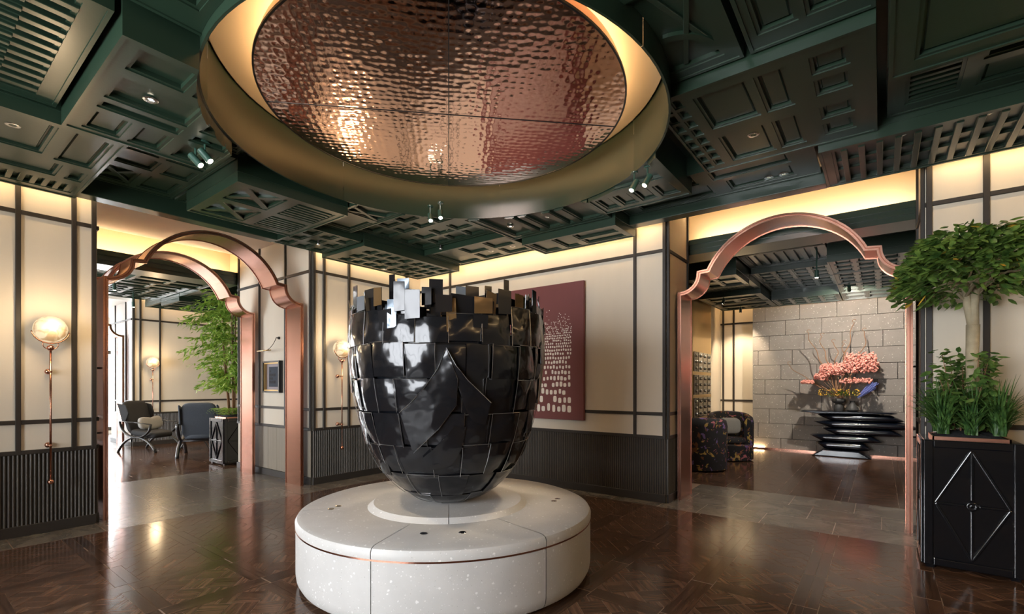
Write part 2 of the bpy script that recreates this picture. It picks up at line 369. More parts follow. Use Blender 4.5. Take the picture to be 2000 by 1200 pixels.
def lay(x0, x1, y0, y1, gx=2.8, gy=0.37):
    i0 = math.floor((x0 - gx) / PS); i1 = math.ceil((x1 - gx) / PS); j0 = math.floor((y0 - gy) / PS); j1 = math.ceil((y1 - gy) / PS)
    for i in range(i0, i1):
        for j in range(j0, j1):
            ox, oy = gx + i * PS, gy + j * PS
            for p, ang in PANEL:
                pp = clip([(a + ox, b + oy) for a, b in p], x0, y0, x1, y1)
                if pp and area(pp) > 1e-4: planks.append((pp, ang, (random.uniform(0.10, 0.42) if ang in (0, 90) else (random.uniform(0.52, 1.0) if ang == 45 else random.uniform(0.25, 0.72)))))
lay(-2.5, 5.20, -3.0, 5.66); lay(6.74, 11.28, -2.0, 2.88); lay(-2.1, 6.5, 8.32, 12.98)
def plank_mesh(items, name):
    V = []; F = []; uv = []; tone = []
    for pp, ang, t in items:
        cx = sum(a for a, b in pp) / len(pp); cy = sum(b for a, b in pp) / len(pp); n = len(pp); b0 = len(V)
        q = []
        for a, b in pp:
            d = math.hypot(a - cx, b - cy); k = max(0.0, 1 - (0.0034 if ang in (0, 90) else 0.0020) / max(d * 0.7, 1e-3)); q.append((cx + (a - cx) * k, cy + (b - cy) * k))
        V += [(a, b, 0.0) for a, b in q] + [(a, b, -0.0068) for a, b in q]
        F.append(tuple(range(b0, b0 + n))); F += [(b0 + i, b0 + n + i, b0 + n + (i + 1) % n, b0 + (i + 1) % n) for i in range(n)]
        ca, sa = math.cos(R_(ang)), math.sin(R_(ang)); ou, ov = t * 37, t * 91
        def U(v): return (v[0] * ca + v[1] * sa + ou, -v[0] * sa + v[1] * ca + ov)
        uv += [U(v) for v in q]; tone += [t] * n
        for i in range(n): uv += [U(q[i]), U(q[i]), U(q[(i + 1) % n]), U(q[(i + 1) % n])]; tone += [t] * 4
    me = bpy.data.meshes.new(name); me.from_pydata(V, [], F)
    me.uv_layers.new(name='UVMap'); me.attributes.new('tone', 'FLOAT', 'CORNER')
    me.uv_layers['UVMap'].data.foreach_set('uv', [c for p in uv for c in p])
    me.attributes['tone'].data.foreach_set('value', tone)
    me.materials.append(MAT['parquet']); return me
def score(pp):
    cx = sum(a for a, b in pp) / len(pp); cy = sum(b for a, b in pp) / len(pp); th = R_(YAW)
    fw = cx * math.cos(th) + cy * math.sin(th); lt = cx * math.sin(th) - cy * math.cos(th)
    if fw < 2.85 or abs(lt) > fw * 1.06: return 0
    if math.hypot(cx - DC[0], cy - DC[1]) < 1.1: return 0
    k = math.hypot(cx, cy)      # hidden behind the plinth
    a0 = math.atan2(cy, cx) - R_(45)
    if k > 3.7 and abs(a0) < R_(15): return 0
    return area(pp) / fw ** 3
order = sorted(range(len(planks)), key=lambda i: -score(planks[i][0]))
for i in order[:300]:
    o = bpy.data.objects.new('plank', plank_mesh([planks[i]], 'plank')); put(o, floor)
o = bpy.data.objects.new('parquet_field', plank_mesh([planks[i] for i in order[300:]], 'parquet_field')); put(o, floor); o['kind'] = 'stuff'
# stone slabs : border along the walls, bands in the two openings
def slab(x0, x1, y0, y1):
    g = 0.004; MB().box(x0 + g, x1 - g, y0 + g, y1 - g, -0.0068, 0.0).build('slab', 'floorstone', floor)
for a in range(7): slab(5.20, X1, 1.97 + a * 0.5627, 1.97 + (a + 1) * 0.5627)
for a in range(3): slab(5.20, X1, -2.1 + a * 0.6, -2.1 + (a + 1) * 0.6)
for a in range(3): slab(3.47 + a * 0.577, 3.47 + (a + 1) * 0.577, 5.66, Y1)
for a in range(6): slab(-2.36 + a * 0.6, -2.36 + (a + 1) * 0.6, 5.66, Y1)
for r, (xa, xb) in enumerate(((5.20, 5.655), (5.655, 6.18), (6.18, 6.74))):
    off = (0.35, -0.005, 0.225)[r]; ys = [OPR[0]] + sorted(off + 0.6 * k for k in range(-3, 6) if OPR[0] + 0.05 < off + 0.6 * k < 1.9) + [1.97 if r == 0 else OPR[1]]
    for a, b in zip(ys, ys[1:]): slab(xa, xb, a, b)
for r in range(5):
    ya = (5.66, 6.30, 6.87, 7.44, 7.9)[r]; yb = (6.30, 6.87, 7.44, 7.9, 8.32)[r]; off = (1.24, 1.55, 1.24, 1.55, 1.24)[r]
    xs = [1.24] + [off + 0.62 * k for k in range(1, 4) if off + 0.62 * k < 3.3] + [3.47]
    for a, b in zip(xs, xs[1:]): slab(a, b, ya, yb)
for a in range(6):
    for b in range(5): slab(0.4 + a * 0.6, 1.0 + a * 0.6, 13.0 + b * 0.8, 13.8 + b * 0.8)

# ================================================================ PANELLED WALLS
def panel_wall(name, axis, plane, sgn, a0, a1, verts, ztop, thick, zbase=0.0, label=None, ribs=True, postw=0.036, mat='cream', rails=(ZC, ZM, ZT), dado=None):
    """axis 'x': wall runs along x at y=plane, room side is plane + sgn*d ; axis 'y' likewise."""
    def B(mb, p0, p1, d0, d1, z0, z1):
        q0, q1 = plane + sgn * d0, plane + sgn * d1
        return mb.box(p0, p1, q0, q1, z0, z1) if axis == 'x' else mb.box(q0, q1, p0, p1, z0, z1)
    w = B(MB(), a0, a1, -thick, 0, zbase, ztop).build(name, mat)
    tag(w, label, None, None, 'structure')
    vs_ = sorted(verts); edges = [a0] + vs_ + [a1]
    zs = [rails[0]] + list(rails[1:]) + [ztop]
    for p, q in zip(edges, edges[1:]):
        if q - p < 0.06: continue
        for za, zb in zip(zs, zs[1:]):
            B(MB(), p + 0.003, q - 0.003, 0.0005, 0.010, za + 0.003, zb - 0.003).build('panel', mat, w, bevel=0.002, seg=1)
    for v in vs_: B(MB(), v - postw / 2, v + postw / 2, 0.0005, 0.030, rails[0], ztop).build('muntin', 'bronze', w, bevel=0.003, seg=1)
    for z in rails: B(MB(), a0, a1, 0.0005, 0.026, z - 0.019, z + 0.019).build('rail', 'bronze', w, bevel=0.003, seg=1)
    B(MB(), a0, a1, 0.0005, 0.028, zbase + 0.0, zbase + 0.095).build('baseboard', 'bronze', w, bevel=0.003, seg=1)
    if dado:
        for p, q in zip(edges, edges[1:]):
            if q - p > 0.06:
                n = max(1, round((q - p) / 0.26))
                for i in range(n): B(MB(), lerp(p, q, i / n) + 0.002, lerp(p, q, (i + 1) / n) - 0.002, 0.0005, 0.014, 0.097, rails[0] - 0.021).build('board', dado, w, bevel=0.003, seg=1)
    if ribs:
        B(MB(), a0, a1, 0.0003, 0.006, 0.095, rails[0] - 0.018).build('rib_backing', 'ribback', w)
        mb = MB(); n = max(1, int((a1 - a0) / 0.0275)); st = (a1 - a0) / n
        for i in range(n):
            c = a0 + (i + 0.5) * st; h = 0.0082
            # half-round rib
            prof = [(-h, 0.006), (-h * 0.8, 0.016), (0, 0.021), (h * 0.8, 0.016), (h, 0.006)]
            V = []; 
            for z in (0.095, rails[0] - 0.018):
                for (da, dd) in prof:
                    q = plane + sgn * dd; V.append((c + da, q, z) if axis == 'x' else (q, c + da, z))
            mb.add(V, [(k, k + 1, 6 + k, 5 + k) for k in range(4)])
        mb.build('ribbing', 'rib', w, kind='stuff', fix=False)
    return w
WTOP = 4.06
panel_wall('wall_left', 'x', Y1, -1, -2.6, OPL[0], [-2.0, -1.35, -0.73, -0.1, 0.27, 0.715, 1.087, OPL[0] - 0.018], WTOP, 0.12, label='cream panelled wall with dark ribbed dado left of the copper arches')
panel_wall('wall_centre', 'x', Y1, -1, OPL[1], X1 - 0.001, [OPL[1] + 0.018, 3.665, 4.053, 5.11], WTOP, 0.12, label='cream panelled wall with dark ribbed dado between arch and corner')
panel_wall('wall_right', 'y', X1, -1, OPR[1], Y1 - 0.001, [OPR[1] + 0.018, 2.311, 5.37], WTOP, 0.12, label='cream panelled wall carrying the maroon painting')
panel_wall('wall_right_end', 'y', X1, -1, -3.0, OPR[0], [OPR[0] - 0.026, -0.675, -1.6, -2.2], WTOP, 0.12, label='cream panelled wall behind the potted tree', postw=0.04)
# passage returns
panel_wall('wall_passage_left', 'y', OPL[1], -1, Y1 + 0.001, 8.30, [Y1 + 0.02, 6.76, 7.54, 8.25], 3.43, 0.12, label='cream panelled return wall between the two copper arches', ribs=False, dado='oakgrey')
panel_wall('wall_passage_side', 'y', OPL[0], 1, Y1 + 0.001, 8.30, [6.76, 7.54, 8.25], 3.43, 0.12, label='panelled return wall on the near side of the arches')
panel_wall('wall_passage_right', 'x', OPR[1], -1, X1 + 0.001, 6.14, [X1 + 0.02, 6.12], 4.0, 0.12, label='cream panelled return beside the right copper arch')
panel_wall('wall_passage_end', 'x', OPR[0], 1, X1 + 0.001, 6.14, [X1 + 0.02, 6.12], 4.0, 0.12, label='panelled return behind the tree planter')
def swall(name, x0, x1, y0, y1, z0, z1, mat='white_wall', label=None):
    return tag(MB().box(x0, x1, y0, y1, z0, z1).build(name, mat), label, None, None, 'structure')
swall('wall_behind', -2.7, X1 + 0.8, -3.2, -3.0, 0, WTOP, 'cream', 'plain cream wall behind the viewpoint')
# hall window wall
def window_wall(name, x, y0, y1, ya, yb, za, zb, ztop, label):
    w = MB().box(x - 0.2, x, y0, y1, 0, za).box(x - 0.2, x, y0, y1, zb, ztop).box(x - 0.2, x, y0, ya, za, zb).box(x - 0.2, x, yb, y1, za, zb).build(name, 'cream')
    return tag(w, label, None, None, 'structure')
window_wall('wall_window', WINL['x'], -3.2, Y1 + 0.12, WINL['y0'], WINL['y1'], WINL['z0'], WINL['z1'], WTOP, 'cream window wall on the near left of the hall')
window_wall('wall_lounge_window', WINLO['x'], 8.3, 13.1, WINLO['y0'], WINLO['y1'], WINLO['z0'], WINLO['z1'], 3.6, 'window wall on the left of the lounge')
def window_x(name, W, n, label):
    r = wthing(name, label, None, (W['x'] - 0.1, W['y0'], W['z0']), kind='structure'); x = W['x'] - 0.1
    ys = [lerp(W['y0'], W['y1'], i / n) for i in range(n + 1)]
    fr = MB().box(x - 0.03, x + 0.03, W['y0'], W['y1'], W['z0'], W['z0'] + 0.06).box(x - 0.03, x + 0.03, W['y0'], W['y1'], W['z1'] - 0.06, W['z1'])
    for y in ys: fr.box(x - 0.03, x + 0.03, max(W['y0'], y - 0.03), min(W['y1'], y + 0.03), W['z0'] + 0.06, W['z1'] - 0.06)
    fr.build('frame', 'bronze', r)
    for a, b in zip(ys, ys[1:]): MB().box(x - 0.004, x + 0.004, a + 0.03, b - 0.03, W['z0'] + 0.06, W['z1'] - 0.06).build('window_pane', 'pane', r)
window_x('window_1', WINL, 3, 'tall bronze framed windows lighting the hall from the left')
window_x('window_2', WINLO, 3, 'bronze framed side windows of the lounge')
# lounge shell
panel_wall('wall_lounge', 'x', 13.0, -1, 3.29, 6.6, [3.31, 3.43, 3.794, 5.35, 5.9], 3.5, 0.12, label='cream panelled far wall of the lounge', rails=(0.715, 0.985, 2.79))
swall('wall_lounge_return', 6.5, 6.62, 8.3, 13.1, 0, 3.5, 'cream', 'right hand wall of the lounge')
swall('wall_lounge_near_left', -2.3, OPL[0] - 0.12, 8.18, 8.3, 0, 3.43, 'cream', 'near wall of the lounge left of the arch')
swall('wall_lounge_near_right', OPL[1] + 0.12, 6.6, 8.18, 8.3, 0, 3.43, 'cream', 'near wall of the lounge right of the arch')
swall('wall_lounge_far_left', -2.3, 1.25, 13.0, 13.12, 0, 3.5, 'cream', 'far wall of the lounge left of the third arch')
panel_wall('wall_vestibule', 'y', 3.29, -1, 13.001, 14.6, [13.4, 14.2], 3.5, 0.12, label='pale return wall beside the third arch', rails=(0.715, 0.985, 2.79), mat='white_wall', ribs=False)
swall('wall_vestibule_right', 5.0, 5.12, 14.6, 17.2, 0, 3.5, 'white_wall', 'white side wall of the entrance vestibule')
swall('wall_vestibule_return', 3.29, 5.0, 14.6, 14.72, 2.75, 3.5, 'white_wall', 'white lintel inside the entrance vestibule')
swall('wall_vestibule_left', 0.3, 0.42, 13.12, 17.2, 0, 3.5, 'white_wall', 'white left wall of the entrance vestibule')
swall('ceiling_vestibule', 0.3, 5.1, 13.12, 17.2, 3.2, 3.3, 'white_wall', 'white ceiling of the entrance vestibule')
MBw = MB().box(0.3, WINE['x0'], 16.95, 17.15, 0, 3.2).box(WINE['x0'], WINE['x1'], 16.95, 17.15, 0, WINE['z0']).box(WINE['x0'], WINE['x1'], 16.95, 17.15, WINE['z1'], 3.2)
tag(MBw.build('wall_entrance', 'white_wall'), 'wall around the bright entrance window', None, None, 'structure')
r = wthing('window_3', 'bright entrance window seen through the copper arches', None, (2.95, 17.05, 0), kind='structure')
fr = MB()
for x in (0.93, 1.95, 2.95, 3.95, 4.97): fr.box(x - 0.03, x + 0.03, 17.02, 17.08, WINE['z0'], WINE['z1'])
fr.box(0.96, 4.94, 17.02, 17.08, WINE['z0'], WINE['z0'] + 0.10).box(0.96, 4.94, 17.02, 17.08, 2.2, 2.3); fr.build('frame', 'bronze', r)
for a, b in ((0.96, 1.92), (1.98, 2.92), (2.98, 3.92), (3.98, 4.94)): MB().box(a, b, 17.045, 17.055, WINE['z0'] + 0.1, WINE['z1']).build('window_pane', 'pane', r)
# ground outside the entrance
tag(MB().box(-3, 9, 17.2, 26, -0.2, -0.02).build('ground_outside', 'plaster'), 'pale paving outside the entrance window', None, None, 'structure')

# room beyond the right arch
swall('wall_console_near_left', 6.02, 6.14, OPR[1] + 0.121, 3.02, 0, 4.0, 'cream', 'near wall of the console room left of the arch')
swall('wall_console_near_right', 6.02, 6.14, -2.12, OPR[0] - 0.121, 0, 4.0, 'cream', 'near wall of the console room right of the arch')
swall('wall_bar', 6.14, 11.6, 2.90, 3.02, 0, 3.5, 'cream', 'wall carrying the glass display shelves')
panel_wall('wall_alcove', 'y', 11.60, -1, 2.05, 2.9, [2.62, 2.84], 3.5, 0.1, label='warm cream panelled wall left of the stone wall', rails=(0.62, 1.0, 2.72), ribs=False)
swall('wall_far_side', 6.14, 11.6, -2.12, -2.0, 0, 3.5, 'cream', 'hidden side wall of the room with the console')
# ashlar wall, every block a piece
sw = tag(MB().box(11.36, 11.6, -2.0, 2.18, 0, 3.5).build('wall_stone', 'joint'), 'grey coursed stone block wall behind the flower console', None, None, 'structure')
zc = [0.02] + [0.235 + 0.3055 * k for k in range(11)]
for k, (za, zb) in enumerate(zip(zc, zc[1:])):
    st = 0.63; off = (0.385, 0.18, 0.60, 0.30, 0.05)[k % 5]; ys = [-2.0] + [off + st * j for j in range(-4, 4) if -1.95 < off + st * j < 2.1] + [2.18]
    for a, b in zip(ys, ys[1:]):
        if b - a < 0.03: continue
        d = random.uniform(0.0, 0.006)
        MB().box(11.30 - d, 11.37, a + 0.0035, b - 0.0035, za + 0.0035, zb - 0.0035).build('stone_block', 'ashlar', sw, bevel=0.003, seg=1)
# skirting light of the stone wall
sk = wthing('skirting_strip', 'thin copper skirting with a glowing line under the stone wall', 'skirting', (11.28, 0.5, 0))
MB().box(11.25, 11.298, -2.0, 2.18, 0, 0.03).build('copper_strip', 'copper', sk)
MB().box(11.25, 11.298, 1.95, 2.18, 0.03, 0.04).build('glow_line', 'led', sk)
# ================================================================ CEILING
def drum_cutter(r=1.60):
    me = bpy.data.meshes.new('cut'); mb = MB().lathe([(1e-4, 2.5), (r, 2.5), (r, 4.2), (1e-4, 4.2)], (DC[0], DC[1], 0), 96)
    me.from_pydata(mb.v, [], mb.f); bm = bmesh.new(); bm.from_mesh(me); bmesh.ops.remove_doubles(bm, verts=bm.verts, dist=1e-3); bmesh.ops.recalc_face_normals(bm, faces=bm.faces); bm.to_mesh(me); bm.free()
    o = bpy.data.objects.new('cut', me); COL.objects.link(o); return o
CUT = drum_cutter()
def cut_drum(o):
    m = o.modifiers.new('b', 'BOOLEAN'); m.operation = 'DIFFERENCE'; m.object = CUT; m.solver = 'EXACT'
    dg = bpy.context.evaluated_depsgraph_get(); dg.update()
    me = bpy.data.meshes.new_from_object(o.evaluated_get(dg)); o.modifiers.remove(m); o.data = me
def hits_drum(x0, x1, y0, y1, r=1.60):
    dx = max(x0 - DC[0], 0, DC[0] - x1); dy = max(y0 - DC[1], 0, DC[1] - y1); return math.hypot(dx, dy) < r
def inside_drum(x0, x1, y0, y1, r=1.60): return all(math.hypot(a - DC[0], b - DC[1]) < r for a in (x0, x1) for b in (y0, y1))

ceiling = tag(bpy.data.objects.new('ceiling', None), 'dark green coffered ceiling of panelled blocks at many levels', None, None, 'structure'); put(ceiling)
base = MB().box(-2.6, 5.10, -3.0, 5.78, 3.40, 3.50).build('ceiling_deck', 'green', ceiling); cut_drum(base)
tag(MB().box(-2.8, 6.66, -3.2, 6.22, 4.05, 4.15).build('ceiling_slab', 'white_wall', ceiling))
STEP = 0.02
def coffer(x0, x1, y0, y1, z, recs=(), top=3.41, parent=None, cut=True, panels=True, dep=0.042, bead=True, name='coffer', soft=0.016):
    """green block with stepped recesses; recs in 0..1 of the face: (u0,v0,u1,v1[,'o' open])"""
    parent = parent or ceiling; W, D = x1 - x0, y1 - y0
    us = {0.0, W}; vs2 = {0.0, D}; R2 = []
    fr = 0.02
    lip = [(fr, fr, W - fr, D - fr, 0.008)]
    for r in recs:
        a, b, c, d = r[0] * W, r[1] * D, r[2] * W, r[3] * D
        R2.append((a, b, c, d, soft)); i = min(STEP, (c - a) * 0.18, (d - b) * 0.18); R2.append((a + i, b + i, c - i, d - i, dep))
    R2 = lip + R2
    for a, b, c, d, h in R2: us |= {round(a, 5), round(c, 5)}; vs2 |= {round(b, 5), round(d, 5)}
    us = sorted(us); vs2 = sorted(vs2); nu, nv = len(us), len(vs2)
    H = [[0.0] * (nv - 1) for _ in range(nu - 1)]
    for i in range(nu - 1):
        for j in range(nv - 1):
            cu, cv = (us[i] + us[i + 1]) / 2, (vs2[j] + vs2[j + 1]) / 2
            for a, b, c, d, h in R2:
                if a < cu < c and b < cv < d: H[i][j] = h
    mb = MB(); idx = {}
    def V(i, j, zz):
        k = (i, j, round(zz, 5))
        if k not in idx: idx[k] = len(mb.v); mb.v.append((x0 + us[i], y0 + vs2[j], zz))
        return idx[k]
    for i in range(nu - 1):
        for j in range(nv - 1):
            zz = z + H[i][j]
            mb.f.append((V(i, j, zz), V(i, j + 1, zz), V(i + 1, j + 1, zz), V(i + 1, j, zz)))
            mb.f.append((V(i, j, top), V(i + 1, j, top), V(i + 1, j + 1, top), V(i, j + 1, top)))
            for di, dj, e in ((1, 0, ((i + 1, j), (i + 1, j + 1))), (0, 1, ((i, j + 1), (i + 1, j + 1)))):
                if i + di < nu - 1 and j + dj < nv - 1:
                    h2 = z + H[i + di][j + dj]
                    if abs(h2 - zz) > 1e-6:
                        (p, q), (s_, t_) = e; mb.f.append((V(p, q, zz), V(s_, t_, zz), V(s_, t_, h2), V(p, q, h2)))
    for i in range(nu - 1):
        for j, jj in ((0, 0), (nv - 1, nv - 2)): mb.f.append((V(i, j, z + H[i][jj]), V(i + 1, j, z + H[i + 1 if 0 else i][jj]), V(i + 1, j, top), V(i, j, top)))
    for j in range(nv - 1):
        for i, ii in ((0, 0), (nu - 1, nu - 2)): mb.f.append((V(i, j, z + H[ii][j]), V(i, j + 1, z + H[ii][j]), V(i, j + 1, top), V(i, j, top)))
    hit = cut and hits_drum(x0, x1, y0, y1)
    o = mb.build(name, 'green', parent)
    if hit: cut_drum(o)
    if panels:
        for r in recs:
            if len(r) > 4: continue
            a, b, c, d = x0 + r[0] * W, y0 + r[1] * D, x0 + r[2] * W, y0 + r[3] * D
            ins = STEP + 0.014
            if c - a < 0.13 or d - b < 0.13: continue
            if cut and hits_drum(a, c, b, d): continue
            MB().box(a + ins, c - ins, b + ins, d - ins, z + dep - 0.012, z + dep + 0.002).build('panel', 'green', o, bevel=0.006, seg=1)
    if bead and top - z > 0.12 and not hit:
        zb_ = z + 0.085; m2 = MB()
        for (p, q, s_, t_) in ((x0 - 0.006, x1 + 0.006, y0 - 0.006, y0), (x0 - 0.006, x1 + 0.006, y1, y1 + 0.006), (x0 - 0.006, x0, y0, y1), (x1, x1 + 0.006, y0, y1)): m2.box(p, q, s_, t_, zb_, zb_ + 0.008)
        m2.build('bead', 'green', o)
    o['_r'] = (x0, y0, W, D, z); return o
def slats(o, u0, v0, u1, v1, n, along='x', h=0.028, duty=0.5, dep=0.042, mat='green'):
    x0, y0, W, D, z = o['_r']; a, b, c, d = x0 + u0 * W, y0 + v0 * D, x0 + u1 * W, y0 + v1 * D
    for k in range(n):
        if along == 'x':
            p = lerp(b, d, (k + 0.5 - duty / 2) / n); q = lerp(b, d, (k + 0.5 + duty / 2) / n)
            if inside_drum(a, c, p, q): continue
            MB().box(a, c, p, q, z + dep - h, z + dep + 0.001).build('slat', 'green', o, bevel=0.003, seg=1)
        else:
            p = lerp(a, c, (k + 0.5 - duty / 2) / n); q = lerp(a, c, (k + 0.5 + duty / 2) / n)
            if inside_drum(p, q, b, d): continue
            MB().box(p, q, b, d, z + dep - h, z + dep + 0.001).build('slat', 'green', o, bevel=0.003, seg=1)
def cross(o, u0, v0, u1, v1, wd=0.05, h=0.03, dep=0.042):
    x0, y0, W, D, z = o['_r']; a, b, c, d = x0 + u0 * W, y0 + v0 * D, x0 + u1 * W, y0 + v1 * D; zz = z + dep - h / 2
    for p, q in (((a, b, zz), (c, d, zz)), ((a, d, zz + 0.004), (c, b, zz + 0.004))): MB().bar(p, q, wd, h).build('cross_bar', 'green', o, bevel=0.003, seg=1)
def grid(nu, nv, u0=0.06, v0=0.06, u1=0.94, v1=0.94, gu=0.04, gv=0.04):
    o = []
    for i in range(nu):
        for j in range(nv):
            wu = (u1 - u0 - gu * (nu - 1)) / nu; wv = (v1 - v0 - gv * (nv - 1)) / nv
            a, b = u0 + i * (wu + gu), v0 + j * (wv + gv); o.append((a, b, a + wu, b + wv))
    return o
# --- left side
L1 = coffer(-0.7, 0.672, 2.93, 4.25, 3.15, [(0.05, 0.05, 0.925, 0.94, 'o')]); slats(L1, 0.05, 0.07, 0.925, 0.93, 12, 'x', 0.04, 0.45)
slats(L1, 0.74, 0.07, 0.80, 0.93, 12, 'x', 0.054, 0.30)
coffer(-0.7, 0.672, 1.2, 2.9, 3.22, grid(2, 3))
L3 = coffer(-0.7, 1.06, 4.285, 5.88, 3.062, [(0.42, 0.05, 0.56, 0.42), (0.60, 0.05, 0.80, 0.42), (0.84, 0.05, 0.965, 0.45), (0.40, 0.50, 0.60, 0.70), (0.63, 0.50, 0.88, 0.70), (0.91, 0.54, 0.972, 0.70), (0.40, 0.78, 0.972, 0.93, 'o')])
slats(L3, 0.40, 0.78, 0.972, 0.93, 14, 'y', 0.03, 0.5)
B2 = coffer(0.70, 1.563, 2.92, 4.255, 3.05, [(0.10, 0.05, 0.42, 0.24), (0.47, 0.05, 0.80, 0.24), (0.85, 0.05, 0.96, 0.24), (0.10, 0.31, 0.60, 0.55), (0.10, 0.59, 0.60, 0.67), (0.10, 0.72, 0.33, 0.95), (0.38, 0.72, 0.60, 0.95),
    (0.68, 0.33, 0.95, 0.55), (0.68, 0.61, 0.95, 0.69), (0.68, 0.75, 0.83, 0.95), (0.87, 0.75, 0.97, 0.95)])
T1 = coffer(0.70, 2.3, 1.15, 2.88, 3.21, [(0.04, 0.70, 0.16, 0.90), (0.20, 0.70, 0.32, 0.90), (0.36, 0.70, 0.48, 0.90), (0.04, 0.42, 0.16, 0.64), (0.20, 0.42, 0.32, 0.64), (0.36, 0.42, 0.48, 0.64), (0.04, 0.1, 0.3, 0.36), (0.36, 0.1, 0.6, 0.36), (0.66, 0.1, 0.95, 0.36)])
D1 = coffer(1.075, 1.78, 4.275, 5.73, 3.24, [(0.08, 0.05, 0.45, 0.36), (0.52, 0.05, 0.92, 0.36), (0.08, 0.42, 0.52, 0.60), (0.60, 0.42, 0.92, 0.60), (0.06, 0.68, 0.46, 0.94, 'o'), (0.54, 0.68, 0.92, 0.94)])
cross(D1, 0.06, 0.68, 0.46, 0.94, 0.045)
coffer(1.57, 1.79, 3.0, 4.26, 3.27, [(0.15, 0.4, 0.85, 0.95)], bead=False)
C1 = coffer(1.79, 2.835, 4.26, 5.38, 3.05, [(0.08, 0.09, 0.46, 0.46, 'o'), (0.56, 0.09, 0.93, 0.46, 'o'), (0.08, 0.55, 0.46, 0.91, 'o'), (0.56, 0.55, 0.93, 0.91, 'o')])
for v in (0.09, 0.55): cross(C1, 0.09, v + 0.01, 0.45, v + 0.36, 0.06); slats(C1, 0.57, v + 0.02, 0.92, v + 0.36, 6, 'x', 0.035, 0.55)
coffer(1.80, 2.83, 4.0, 4.25, 3.29, grid(4, 1, 0.04, 0.2, 0.96, 0.8), bead=False)
coffer(1.80, 2.83, 5.39, 5.73, 3.24, grid(4, 1), bead=False)
D2 = coffer(2.86, 3.36, 3.95, 4.99, 3.15, [(0.08, 0.06, 0.92, 0.46, 'o'), (0.08, 0.54, 0.92, 0.94)]); cross(D2, 0.1, 0.3, 0.9, 0.46, 0.04)
E1 = coffer(2.86, 3.53, 5.02, 5.88, 3.09, grid(3, 3, gu=0.09, gv=0.09))
C2 = coffer(3.56, 5.235, 5.01, 5.94, 3.05, grid(4, 3, 0.10, 0.10, 0.52, 0.90, 0.02, 0.08) + grid(4, 3, 0.57, 0.10, 0.95, 0.90, 0.02, 0.08))
C3 = coffer(3.37, 4.50, 3.40, 5.0, 3.20, grid(2, 5, 0.06, 0.05, 0.44, 0.95, 0.05, 0.03) + grid(2, 5, 0.54, 0.05, 0.94, 0.95, 0.05, 0.03))
C4 = coffer(3.5, 4.70, 2.275, 3.57, 3.13, [(0.04, 0.04, 0.94, 0.24), (0.04, 0.30, 0.94, 0.36), (0.04, 0.41, 0.94, 0.57), (0.04, 0.62, 0.94, 0.67), (0.04, 0.72, 0.94, 0.94)])
C5 = coffer(4.72, 5.235, 2.24, 3.47, 3.05, [(0.12, 0.06, 0.48, 0.46), (0.54, 0.06, 0.88, 0.46), (0.12, 0.53, 0.88, 0.69), (0.12, 0.76, 0.88, 0.95)])
C6 = coffer(4.52, 5.235, 3.58, 4.99, 3.13, [(0.10, 0.06, 0.46, 0.30), (0.54, 0.06, 0.90, 0.30), (0.10, 0.37, 0.46, 0.60), (0.54, 0.37, 0.90, 0.60), (0.10, 0.67, 0.90, 0.94)])
C7 = coffer(3.4, 4.555, 1.39, 2.26, 3.12, [(0.68, 0.08, 0.92, 0.28), (0.68, 0.32, 0.92, 0.50), (0.68, 0.54, 0.92, 0.72), (0.68, 0.76, 0.92, 0.93), (0.20, 0.10, 0.58, 0.90)])
# --- right side
R1 = coffer(1.5, 3.06, 0.635, 1.52, 3.27, [(0.06, 0.10, 0.44, 0.62, 'o'), (0.50, 0.10, 0.95, 0.62, 'o'), (0.06, 0.70, 0.95, 0.9, 'o')])
cross(R1, 0.52, 0.11, 0.93, 0.34, 0.03, 0.02)
ar = MB(); x0, y0, W, D, z = R1['_r']; cxa, cya = x0 + 0.93 * W, y0 + 0.40 * D
ta = [R_(4 + 82 * i / 14) for i in range(15)]
ar.prism([(cxa - 0.30 * math.cos(t), cya - 0.26 * math.sin(t)) for t in ta] + [(cxa - 0.255 * math.cos(t), cya - 0.215 * math.sin(t)) for t in reversed(ta)], z + 0.020, z + 0.043).build('arc_bar', 'green', R1)
R2 = coffer(1.5, 3.06, 0.02, 0.60, 3.27, [(0.05, 0.08, 0.44, 0.92), (0.52, 0.14, 0.92, 0.50), (0.52, 0.56, 0.92, 0.90)])
R3 = coffer(3.08, 4.39, 0.02, 1.21, 3.20, [(0.09, 0.10, 0.24, 0.26), (0.29, 0.10, 0.44, 0.26), (0.09, 0.36, 0.45, 0.50), (0.09, 0.53, 0.45, 0.80), (0.56, 0.10, 0.70, 0.26), (0.76, 0.10, 0.90, 0.26), (0.56, 0.36, 0.92, 0.50), (0.56, 0.53, 0.92, 0.80)] +
    [(0.05 + 0.112 * k, 0.855, 0.05 + 0.112 * k + 0.085, 0.912) for k in range(8)] + [(0.07 + 0.112 * k, 0.93, 0.07 + 0.112 * k + 0.085, 0.985) for k in range(8)])
R5 = coffer(4.40, 5.07, 0.42, 2.23, 3.235, [(0.06, 0.10, 0.42, 0.45), (0.52, 0.10, 0.90, 0.40), (0.06, 0.52, 0.42, 0.90), (0.52, 0.48, 0.90, 0.9)])
R6 = coffer(4.40, 5.225, -1.9, 0.385, 3.145, [(0.08, 0.03, 0.94, 0.965, 'o')])
slats(R6, 0.09, 0.04, 0.93, 0.955, 19, 'x', 0.042, 0.36); slats(R6, 0.28, 0.035, 0.74, 0.96, 2, 'y', 0.022, 0.10)
R7 = coffer(1.5, 3.60, -1.9, -0.035, 3.14, [(0.06, 0.08, 0.42, 0.46), (0.06, 0.54, 0.42, 0.92), (0.50, 0.08, 0.94, 0.30), (0.50, 0.38, 0.94, 0.58), (0.50, 0.66, 0.94, 0.94)])
